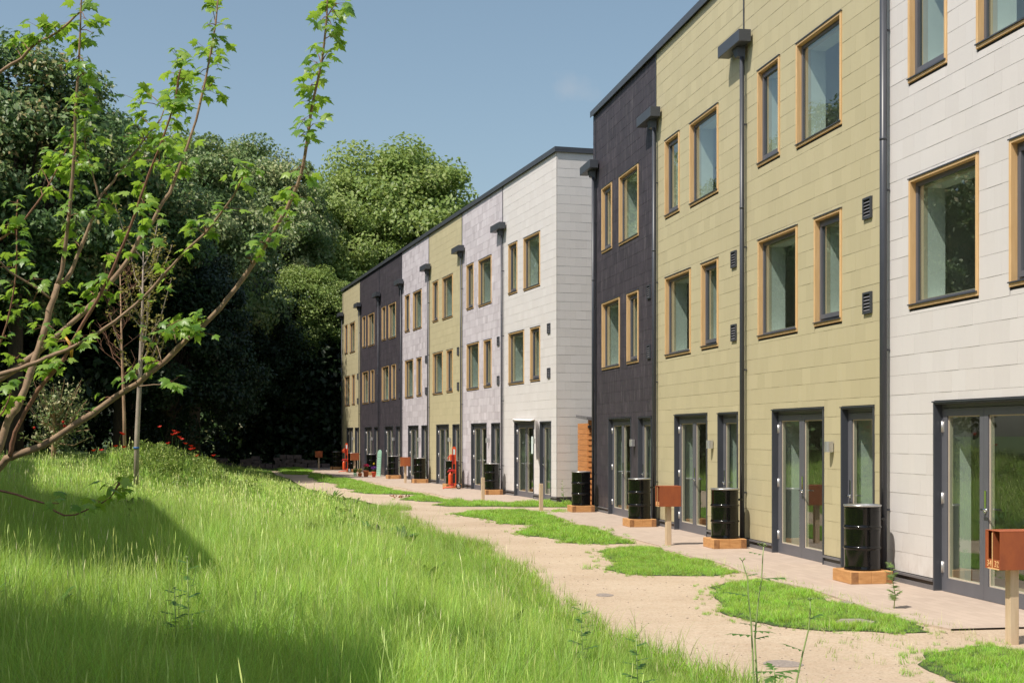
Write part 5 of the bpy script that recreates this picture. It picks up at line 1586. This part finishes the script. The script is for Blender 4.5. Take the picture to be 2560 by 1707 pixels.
# straw-coloured flowering stems standing over the grass
X, Y = field(8.6, 30, 1.2)
d = seg_dist(EDGE, X, Y); k = d > 0.5; X, Y = X[k], Y[k]
td_ = [tuft("seed_stem", 5, 0.62, 0.14, 0.0019, MD, s, 0.6, 4, 5) for s in (31, 32, 33)]
scatter("seed_stems", "pale flowering grass stems standing above the meadow", np.stack([X, Y, ground_z(X, Y) - 0.02], 1), 0.8 + 0.4 * rng.random(len(X)), td_, 0.12)

# broad dark leaves of dock and plantain between the grasses
def dock(seed):
    g = random.Random(seed); V = []; Fs = []; hh = []
    for k in range(7):
        a = g.uniform(0, 6.28); L_ = g.uniform(0.18, 0.34); w = L_ * 0.13; el = g.uniform(0.9, 1.35)
        d = Vector((math.cos(a), math.sin(a), 0)); sd = Vector((-d.y, d.x, 0)); b = len(V)
        for t, ww in ((0, 0.15), (0.3, 0.9), (0.6, 1.0), (0.85, 0.55)):
            c = d * (L_ * t * math.cos(el) + 0.25 * L_ * t * t) + Vector((0, 0, L_ * t * math.sin(el) - 0.25 * L_ * t * t))
            V += [tuple(c - sd * w * ww), tuple(c + sd * w * ww)]; hh += [t * 0.6, t * 0.6]
        V.append(tuple(d * L_ * (math.cos(el) + 0.25) + Vector((0, 0, L_ * (math.sin(el) - 0.28))))); hh.append(0.6)
        Fs += [(b, b + 1, b + 3, b + 2), (b + 2, b + 3, b + 5, b + 4), (b + 4, b + 5, b + 7, b + 6), (b + 6, b + 7, b + 8)]
    me = bpy.data.meshes.new("dock"); me.from_pydata(V, [], Fs); me.materials.append(MK)
    at_ = me.attributes.new("h", 'FLOAT', 'POINT'); at_.data.foreach_set("value", np.array(hh, dtype=np.float32)); me.update()
    return bpy.data.objects.new("dock", me)
MK = mat_grass("dock_leaf", (0.05, 0.10, 0.02), (0.13, 0.25, 0.045), (0.20, 0.34, 0.07), (0.30, 0.50, 0.06), 0.3)
X, Y = field(7.0, 40, 7.0)
k = (np.sin(X * 1.1 + 2 * np.sin(Y * 0.5)) * np.sin(Y * 0.9 + X * 0.4) > 0.05) & (seg_dist(EDGE, X, Y) > 0.7)
X, Y = X[k], Y[k]
scatter("broad_leaved_herbs", "broad dark green leaves among the meadow grass", np.stack([X, Y, ground_z(X, Y) + 0.05], 1), 0.55 + 0.6 * rng.random(len(X)), [dock(s) for s in (1, 2, 3)], 0.2)
ISL = [
 [(-12.82, 74.08), (-12.4, 78.12), (-10.3, 70.43), (-9.56, 62.72), (-10.82, 64.12)],
 [(-9.88, 65.59), (-8.98, 64.12), (-7.65, 58.85), (-6.78, 56.52), (-6.12, 54.38), (-4.96, 49.66), (-4.24, 46.44), (-3.54, 44.28), (-2.91, 42.32), (-2.38, 40.52), (-1.94, 38.87), (-1.27, 37.84), (-1.24, 36.68), (-1.43, 36.87), (-1.96, 37.35), (-2.54, 37.64), (-3.08, 38.56), (-3.07, 39.96), (-2.89, 41.34), (-3.14, 41.95), (-3.68, 42.07), (-4.47, 42.57), (-4.93, 43.34), (-5.17, 44.28), (-5.02, 45.7), (-5.53, 46.14), (-6.18, 48.0), (-6.32, 50.54), (-6.73, 51.82), (-7.54, 53.36), (-8.03, 55.86), (-8.75, 58.85)],
 [(-2.05, 35.76), (-1.62, 37.06), (-0.83, 37.06), (0.47, 37.06), (1.2, 38.35), (1.71, 37.84), (1.56, 34.64), (0.65, 34.64), (-0.87, 34.89), (-1.74, 34.89)],
 [(-1.42, 31.58), (-1.09, 32.29), (-0.41, 33.04), (0.21, 33.19), (0.72, 31.93), (1.05, 29.93), (1.22, 27.89), (0.87, 27.62), (0.18, 27.73), (-0.35, 28.16), (-0.47, 29.2), (-0.94, 30.25), (-1.18, 30.57)],
 [(0.78, 32.81), (1.17, 33.27), (1.45, 33.04), (1.4, 31.93), (0.92, 31.79)],
 [(0.05, 25.19), (0.17, 26.35), (0.41, 27.36), (1.04, 27.62), (1.51, 27.36), (1.72, 25.87), (1.98, 24.33), (2.14, 22.97), (1.72, 22.89), (1.29, 22.86), (0.87, 23.08), (0.75, 23.93), (0.61, 24.25), (0.16, 24.75)],
 [(1.32, 21.38), (1.5, 21.97), (1.88, 22.12), (2.27, 22.27), (2.49, 21.97), (2.53, 21.09), (2.64, 20.23), (2.91, 19.78), (3.04, 18.13), (2.71, 17.69), (2.2, 17.63), (1.71, 17.69), (1.42, 17.89), (1.25, 18.3), (1.21, 18.51), (1.38, 19.18), (1.38, 20.16), (1.31, 20.82)],
 [(2.34, 16.33), (2.55, 16.83), (2.83, 17.0), (3.21, 17.09), (3.38, 16.83), (3.55, 16.09), (3.55, 15.01), (3.69, 14.61), (3.87, 14.12), (3.96, 13.65), (3.95, 13.11), (3.93, 12.6), (3.7, 12.52), (3.31, 12.57), (2.99, 12.67), (2.7, 12.86), (2.45, 13.01), (2.29, 13.32), (2.18, 13.82), (2.18, 14.61), (2.24, 15.42)],
 [(3.26, 11.18), (3.56, 11.61), (3.89, 11.85), (4.17, 11.94), (4.38, 11.65), (4.51, 11.49), (4.5, 10.47), (4.3, 8.81), (3.39, 9.41), (3.28, 9.85), (3.21, 10.12), (3.17, 10.54), (3.19, 10.88)],
]
ts_ = [tuft("lawn_tuft", 34, 0.085, 0.06, 0.0024, MS, s, 0.7, 2) for s in (41, 42, 43)]
tsf_ = [tuft("lawn_tuft", 30, 0.10, 0.10, 0.005, MS, s, 0.7, 2) for s in (44, 45)]
SLABS = [(3.34, 13.22, 0.24), (3.62, 14.72, 0.13)]
def ragged(poly, step=0.16, amp=0.055):
    out = []
    for a, b in zip(poly, poly[1:] + poly[:1]):
        a, b = Vector(a), Vector(b); L_ = (b - a).length; n_ = max(1, int(L_ / step))
        nrm = Vector((b.y - a.y, a.x - b.x)) / max(L_, 1e-6)
        for i in range(n_):
            p = a.lerp(b, i / n_)
            out.append(tuple(p + nrm * (amp * (math.sin(p.x * 9.1 + p.y * 4.3) * 0.6 + random.gauss(0, 0.6)))))
    return out
def shrunk(poly, d):
    A_ = sum(a[0] * b[1] - b[0] * a[1] for a, b in zip(poly, poly[1:] + poly[:1]))
    sg = 1 if A_ > 0 else -1
    out = []
    for i in range(len(poly)):
        a, b = Vector(poly[i - 1]), Vector(poly[(i + 1) % len(poly)]); t_ = (b - a).normalized()
        out.append((poly[i][0] - sg * t_.y * d, poly[i][1] + sg * t_.x * d))
    return out
for k, poly in enumerate(ISL):
    c = np.mean(poly, 0)
    poly = ragged(poly, 0.16 if c[1] < 34 else 0.5, 0.055 if c[1] < 34 else 0.12)
    sheet("grass_island", shrunk(poly, 0.07) if c[1] < 34 else poly, 0.005 + 0.003 * (k % 2), bpy.data.materials["meadow_soil"], "low island of short grass between gravel path and paving")
    xs_, ys_ = [p[0] for p in poly], [p[1] for p in poly]
    A = (max(xs_) - min(xs_)) * (max(ys_) - min(ys_))
    dens = 520 if c[1] < 24 else (300 if c[1] < 34 else 130)
    n = int(A * dens)
    X = rng.uniform(min(xs_) - .25, max(xs_) + .25, n); Y = rng.uniform(min(ys_) - .25, max(ys_) + .25, n)
    ed = seg_dist(poly + [poly[0]], X, Y)
    ins = inside(poly, X, Y)
    # ragged rim: a few tufts stray on to the gravel
    kp = (ins & (rng.random(n) < 0.25 + ed * 5)) | (~ins & (ed < 0.22) & (rng.random(n) < 0.14 * (1 - ed / 0.22)))
    for (sx, sy, sr) in SLABS: kp &= np.hypot(X - sx, Y - sy) > sr
    X, Y, ed = X[kp], Y[kp], ed[kp]
    pat = 0.75 + 0.5 * np.sin(X * 5.1 + np.sin(Y * 3)) * np.sin(Y * 4.3)
    sc = np.clip(0.45 + ed * 2.2, 0.45, 1.0) * (0.75 + 0.5 * rng.random(len(X))) * pat.clip(0.6, 1.2)
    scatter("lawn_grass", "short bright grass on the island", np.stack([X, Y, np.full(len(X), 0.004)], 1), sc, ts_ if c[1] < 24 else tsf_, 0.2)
# sparse sprigs on the gravel and along the paving edge
X = rng.uniform(2.2, 4.6, 900); Y = rng.uniform(10.5, 20, 900)
wx = np.interp(Y, [10, 22.3, 32.7], [NO.x + 0.1721 * 12.5, 3.82, 2.017])
dd = np.abs((wx - X) - 1.5); k = (dd < 0.28) | ((Y < 13) & (X > 2.6) & (X < 3.6) & (rng.random(900) < 0.5))
X, Y = X[k], Y[k]
scatter("gravel_sprigs", "sparse grass sprigs on the gravel by the paving", np.stack([X, Y, np.zeros(len(X))], 1), 0.5 + 0.9 * rng.random(len(X)), [tuft("sprig", 7, 0.08, 0.05, 0.0022, MS, 51, 0.6, 2), tuft("sprig", 5, 0.16, 0.03, 0.0018, MD, 52, 0.4, 3)], 0.2)

# loose stones on the gravel
def pebble(seed):
    g = random.Random(seed); mb = MB()
    mb.lathe([(0.001, -0.3), (0.8, -0.15), (1.0, 0.1), (0.6, 0.42), (0.001, 0.5)], 6)
    mb.v = [(p[0] * g.uniform(0.8, 1.3), p[1] * g.uniform(0.6, 1.0), p[2]) for p in mb.v]
    return bpy.data.objects.new("pebble", mb.mesh("pebble", M['pebble']))
M['pebble'] = simple("loose_stone", (0.48, 0.39, 0.31), 0.9, var=0.2, scale=40)
n = 3500
Y = 8.5 + 26 * rng.random(n) ** 1.6; X = rng.uniform(-3.5, 4.6, n)
k = ~inside(MEADOW, X, Y) & (X < np.interp(Y, [8.5, 32], [5.0, 1.0]))
X, Y = X[k], Y[k]
scatter("loose_stones", "small loose stones on the gravel path", np.stack([X, Y, np.full(len(X), 0.002)], 1), 0.004 + 0.011 * rng.random(len(X)) ** 3, [pebble(s) for s in (1, 2, 3)], 0.3)
# thin sprigs creeping from the meadow edge on to the path
e_ = np.array(EDGE); X = []; Y = []
for a, b in zip(EDGE[9:-3], EDGE[10:-2]):
    m_ = int(150 * math.dist(a, b)); t_ = rng.random(m_)
    X += list(a[0] + (b[0] - a[0]) * t_ + rng.normal(size=m_) * 0.20 + 0.02); Y += list(a[1] + (b[1] - a[1]) * t_)
X, Y = np.array(X), np.array(Y)
scatter("edge_sprigs", "thin grass creeping from the meadow on to the gravel", np.stack([X, Y, np.zeros(len(X)) - 0.01], 1), 0.6 + 1.2 * rng.random(len(X)), [tuft("sprig", 14, 0.13, 0.06, 0.0022, MS, 61, 0.7, 2), tuft("sprig", 6, 0.22, 0.04, 0.0020, MG, 62, 0.5, 3)], 0.25)

# ------------------------------------------------------------------ mound plants, poppies
def mound_plants():
    n = 26000; k = 120
    a = rng.normal(size=(k, 2)); X = -8.8 + a[:, 0] * 1.15; Y = 34.2 + a[:, 1] * 1.2
    Z = ground_z(X, Y) + rng.uniform(0.02, 0.26, k); rr = rng.uniform(0.16, 0.40, k); idx = rng.integers(0, k, n)
    e = rng.normal(size=(n, 3)); e /= np.linalg.norm(e, axis=1, keepdims=True)
    cent = np.stack([X, Y, Z], 1)[idx] + e * (rr[idx] * rng.random(n) ** 0.4)[:, None]
    V, Fc = leaf_cloud(cent, e * 0.4 + np.array([0, 0, 0.6]), 0.042 * (0.6 + 0.8 * rng.random(n)), 0.4)
    return obj("mound_herbs", np_mesh("mound_herbs", V, Fc, ML['mound'], False, [("tone", 'FACE', rng.random(n))]))
ML['mound'] = mat_leaf("mound_leaf", [(0.0, (0.09, 0.16, 0.03)), (0.6, (0.21, 0.31, 0.055)), (1.0, (0.38, 0.43, 0.13))], (0.30, 0.40, 0.07), 0.35)
tag(mound_plants(), "bushy green herbs covering the grassy mound", kind="stuff")
POP = [(416, 1063), (424, 1076), (433, 1079), (434, 1086), (446, 1082), (444, 1094), (435, 1106), (457, 1108), (470, 1113), (473, 1118), (508, 1137), (290, 1081), (309, 1084), (540, 1138), (300, 1113), (312, 1115), (247, 1124), (258, 1124), (436, 1091), (480, 1122)]
mb = MB()
for k in range(6):
    t_ = 6.283 * k / 6; c_, s_ = math.cos(t_), math.sin(t_)
    mb.add([(0, 0, 0.60), (0.035 * c_ - 0.025 * s_, 0.035 * s_ + 0.025 * c_, 0.63), (0.055 * c_, 0.055 * s_, 0.645), (0.035 * c_ + 0.025 * s_, 0.035 * s_ - 0.025 * c_, 0.63)], [(0, 1, 2, 3)], 0)
mb.tube([(0, 0, 0), (0.01, 0, 0.3), (0, 0, 0.6)], 0.004, 4, mi=1, cap=False)
pm = mb.mesh("poppy", [FLW['red'], ML['shrub']])
for (px, py) in POP:
    # stand each poppy on the slope where its sight line meets it
    Yb = 29.0
    for _ in range(40):
        q = at(px, py, Yb)
        if q.z - 0.60 > float(ground_z(q.x, q.y)) + 0.25: Yb += 0.2
        else: break
    q = at(px, py, Yb); z_ = float(ground_z(q.x, q.y))
    o = obj("poppy", pm, None, (q.x, q.y, max(z_, q.z - 0.62))); o.scale = (1.15, 1.15, 1.0); o.rotation_euler = (random.uniform(-.3, .3), random.uniform(-.3, .3), random.uniform(0, 6))
    where = {(424, 1076): "second", (416, 1063): "highest", (247, 1124): "leftmost", (258, 1124): "second from the left", (290, 1081): "higher left hand", (309, 1084): "near the leafy sapling stem, upper",
             (300, 1113): "between the sapling stems, lower", (312, 1115): "beside the leafy sapling stem, lower", (540, 1138): "rightmost", (508, 1137): "second from the right"}.get((px, py))
    if where == "second": where = "second highest"
    tag(o, ("red poppy on the bushy mound, the " + where + " of them") if where else "red poppy in the dense patch on the right flank of the bushy mound", "poppy", "red poppies on the mound")

# ------------------------------------------------------------------ single weeds in front
ML['weed'] = mat_leaf("weed_leaf", [(0.0, (0.09, 0.19, 0.045)), (1.0, (0.20, 0.34, 0.08))], (0.35, 0.55, 0.10), 0.35)
ML['paleweed'] = mat_leaf("variegated_leaf", [(0.0, (0.16, 0.28, 0.07)), (0.5, (0.40, 0.48, 0.25)), (1.0, (0.72, 0.72, 0.58))], (0.5, 0.6, 0.3), 0.35)
M['stem'] = simple("green_stem", (0.36, 0.46, 0.17), 0.5, var=0.1)
def jag_leaf(L_, w, lobes=3):
    V = [(0, 0, 0)]; 
    for side in (1, -1):
        pts = []
        for k in range(lobes):
            y = (k + 0.6) / (lobes + 0.6)
            pts += [(side * w * (0.30), y * 0.9 - 0.05, 0), (side * w * (1 - y * 0.55), y + 0.10, -0.05), (side * w * 0.22, y + 0.10, 0)]
        if side == 1: V += pts
        else: V += [(0, 1.12, -0.08)] + pts[::-1]
    return [(x * 1.0, y * L_, z * L_) for x, y, z in V]
def weed(P, stems, label, mat, cat="wild plant", wid=0.42):
    t = empty("wild_plant", P, 0, label, cat)
    for pts, leaves, head in stems:
        pts = [Vector(p) - Vector(P) for p in pts]
        n = len(pts)
        mb = MB(); mb.tube(pts, [0.0062 - 0.0038 * i / (n - 1) for i in range(n)], 6); mb.build("stem", M['stem'], t)
        for (f, az, L_, droop) in leaves:
            s = f * (n - 1); i = min(int(s), n - 2); b = pts[i].lerp(pts[i + 1], s - i)
            V = jag_leaf(L_, L_ * wid); m_ = len(V)
            rot = Euler((droop, 0, az)).to_matrix()
            me = bpy.data.meshes.new("leaf"); me.from_pydata([tuple(rot @ Vector(v)) for v in V], [], [tuple(range(m_))]); me.materials.append(mat); me.update()
            obj("leaf", me, t, b)
        if head:
            mb = MB()
            for k in range(9):
                d = Vector((random.gauss(0, 1), random.gauss(0, 1), random.uniform(0.3, 1.6))).normalized() * head * random.uniform(0.5, 1.0)
                mb.tube([pts[-1], pts[-1] + d, pts[-1] + d * 1.08], [0.0014, 0.0016, 0.0042], 4)
            mb.build("flower_head", M['stem'], t)
    return t
Yw = 7.4
def chain(pp, Y0): return [at(a, b, Y0) for a, b in pp]
gz = lambda x, y: float(ground_z(x, y))
b1 = at(1893, 1790, Yw)
weed((b1.x, b1.y, -0.02), [
    (chain([(1896, 1830), (1893, 1707), (1887, 1600), (1890, 1560), (1897, 1490), (1904, 1448), (1907, 1390), (1909, 1366)], Yw), [(0.42, 1.9, 0.10, 0.2), (0.44, -1.2, 0.08, -0.3), (0.70, 2.6, 0.07, 0.1), (0.72, -1.6, 0.15, 0.05), (0.88, 1.4, 0.09, 0.2), (0.3, -1.4, 0.09, 0.2)], 0.035),
    (chain([(1886, 1830), (1884, 1707), (1882, 1640), (1878, 1560), (1871, 1490), (1869, 1445), (1861, 1420), (1856, 1402)], Yw - 0.1), [(0.38, 1.7, 0.14, 0.1), (0.40, -1.9, 0.12, 0.0), (0.58, 1.5, 0.13, 0.15), (0.75, -1.3, 0.07, 0.2)], 0.025)],
    "tallest weed with two pale stems, before the lower right grass island", ML['weed'])
b2 = at(1985, 1800, Yw)
weed((b2.x, b2.y, -0.02), [
    (chain([(1985, 1830), (1992, 1700), (2007, 1632), (2022, 1570), (2026, 1525), (2025, 1500)], Yw), [(0.42, 1.6, 0.13, 0.35), (0.70, -1.1, 0.10, 0.3), (0.84, 2.0, 0.06, 0.3), (0.15, -1.9, 0.14, 0.0), (0.16, 1.2, 0.12, 0.0)], 0.022)],
    "thin weed with a single bent stem right of the tallest weed", ML['weed'])
b3 = at(1935, 1840, Yw - 0.3)
weed((b3.x, b3.y, -0.02), [
    (chain([(1935, 1850), (1936, 1760), (1938, 1690), (1934, 1668)], Yw - 0.3), [(0.8, -1.4, 0.15, 0.1), (0.85, 1.6, 0.12, 0.0), (0.9, 0.2, 0.10, 0.3), (0.7, 2.6, 0.14, -0.1), (0.75, -2.5, 0.12, 0.0)], 0)],
    "low jagged-leaved weed between the two taller weeds at the bottom edge", ML['weed'])
lv = [(0.18 + 0.055 * k, k * 2.4, 0.105 - 0.002 * k, 0.45 + 0.2 * math.sin(k)) for k in range(15)]
b4 = Vector((4.0, 14.24, 0.02))
weed(tuple(b4), [([b4, b4 + Vector((0.01, 0, 0.15)), b4 + Vector((-0.02, 0, 0.32)), b4 + Vector((-0.04, 0, 0.47))], lv, 0.02)],
     "whitish speckled sow thistle on the paving edge beside the front barrel", ML['paleweed'], wid=0.75)
b5 = Vector((1.33, 35.2, 0.02))
weed(tuple(b5), [([b5, b5 + Vector((0, 0, 0.3)), b5 + Vector((-0.03, 0, 0.62))], [(0.15 + 0.08 * k, k * 2.2, 0.14 - 0.006 * k, 0.4) for k in range(10)], 0.04)],
     "small green weed growing at the foot of the white gable", ML['weed'])
for (px, py, Y_, hh, lb) in ((1452, 1512, 9.6, 0.30, "upright willowherb tip at the meadow edge, left of the lower right weeds"), (1590, 1590, 8.6, 0.34, "upright willowherb by the path in the bottom grass"),
                             (468, 1392, 9.2, 0.62, "tall dark nettle like plant in the shaded grass, lower left"), (436, 1470, 9.0, 0.5, "shorter dark plant beside the tall one in the shaded grass")):
    q = at(px, py, Y_); z_ = gz(q.x, q.y); q0 = Vector((q.x, q.y, z_ - 0.02))
    top = q
    weed(tuple(q0), [([q0, q0.lerp(top, 0.5) + Vector((0.01, 0, 0)), top], [(0.40 + 0.05 * k, k * 2.4, 0.145 - 0.006 * k, 0.25) for k in range(12)], 0.015)], lb, ML['weed'])
# dry brown leaf heap on the path
V = []; Fs = []
for k in range(26):
    c_ = Vector((random.gauss(0, 0.16), random.gauss(0, 0.10), random.uniform(0.01, 0.07))); a = Vector((random.gauss(0, 1), random.gauss(0, 1), random.gauss(0, 0.6))).normalized() * 0.05; b = a.cross(Vector((random.gauss(0, 1), random.gauss(0, 1), 1))).normalized() * 0.025
    i = len(V); V += [c_ - a, c_ + b, c_ + a, c_ - b]; Fs.append((i, i + 1, i + 2, i + 3))
me = bpy.data.meshes.new("dry_leaves"); me.from_pydata([tuple(v) for v in V], [], Fs); me.materials.append(flat("dry_leaf", (0.35, 0.14, 0.05))); me.update()
tag(obj("dry_leaves", me, None, (-3.34, 39.88, 0.01)), "small heap of dry brown leaves on the far path", "leaf heap")
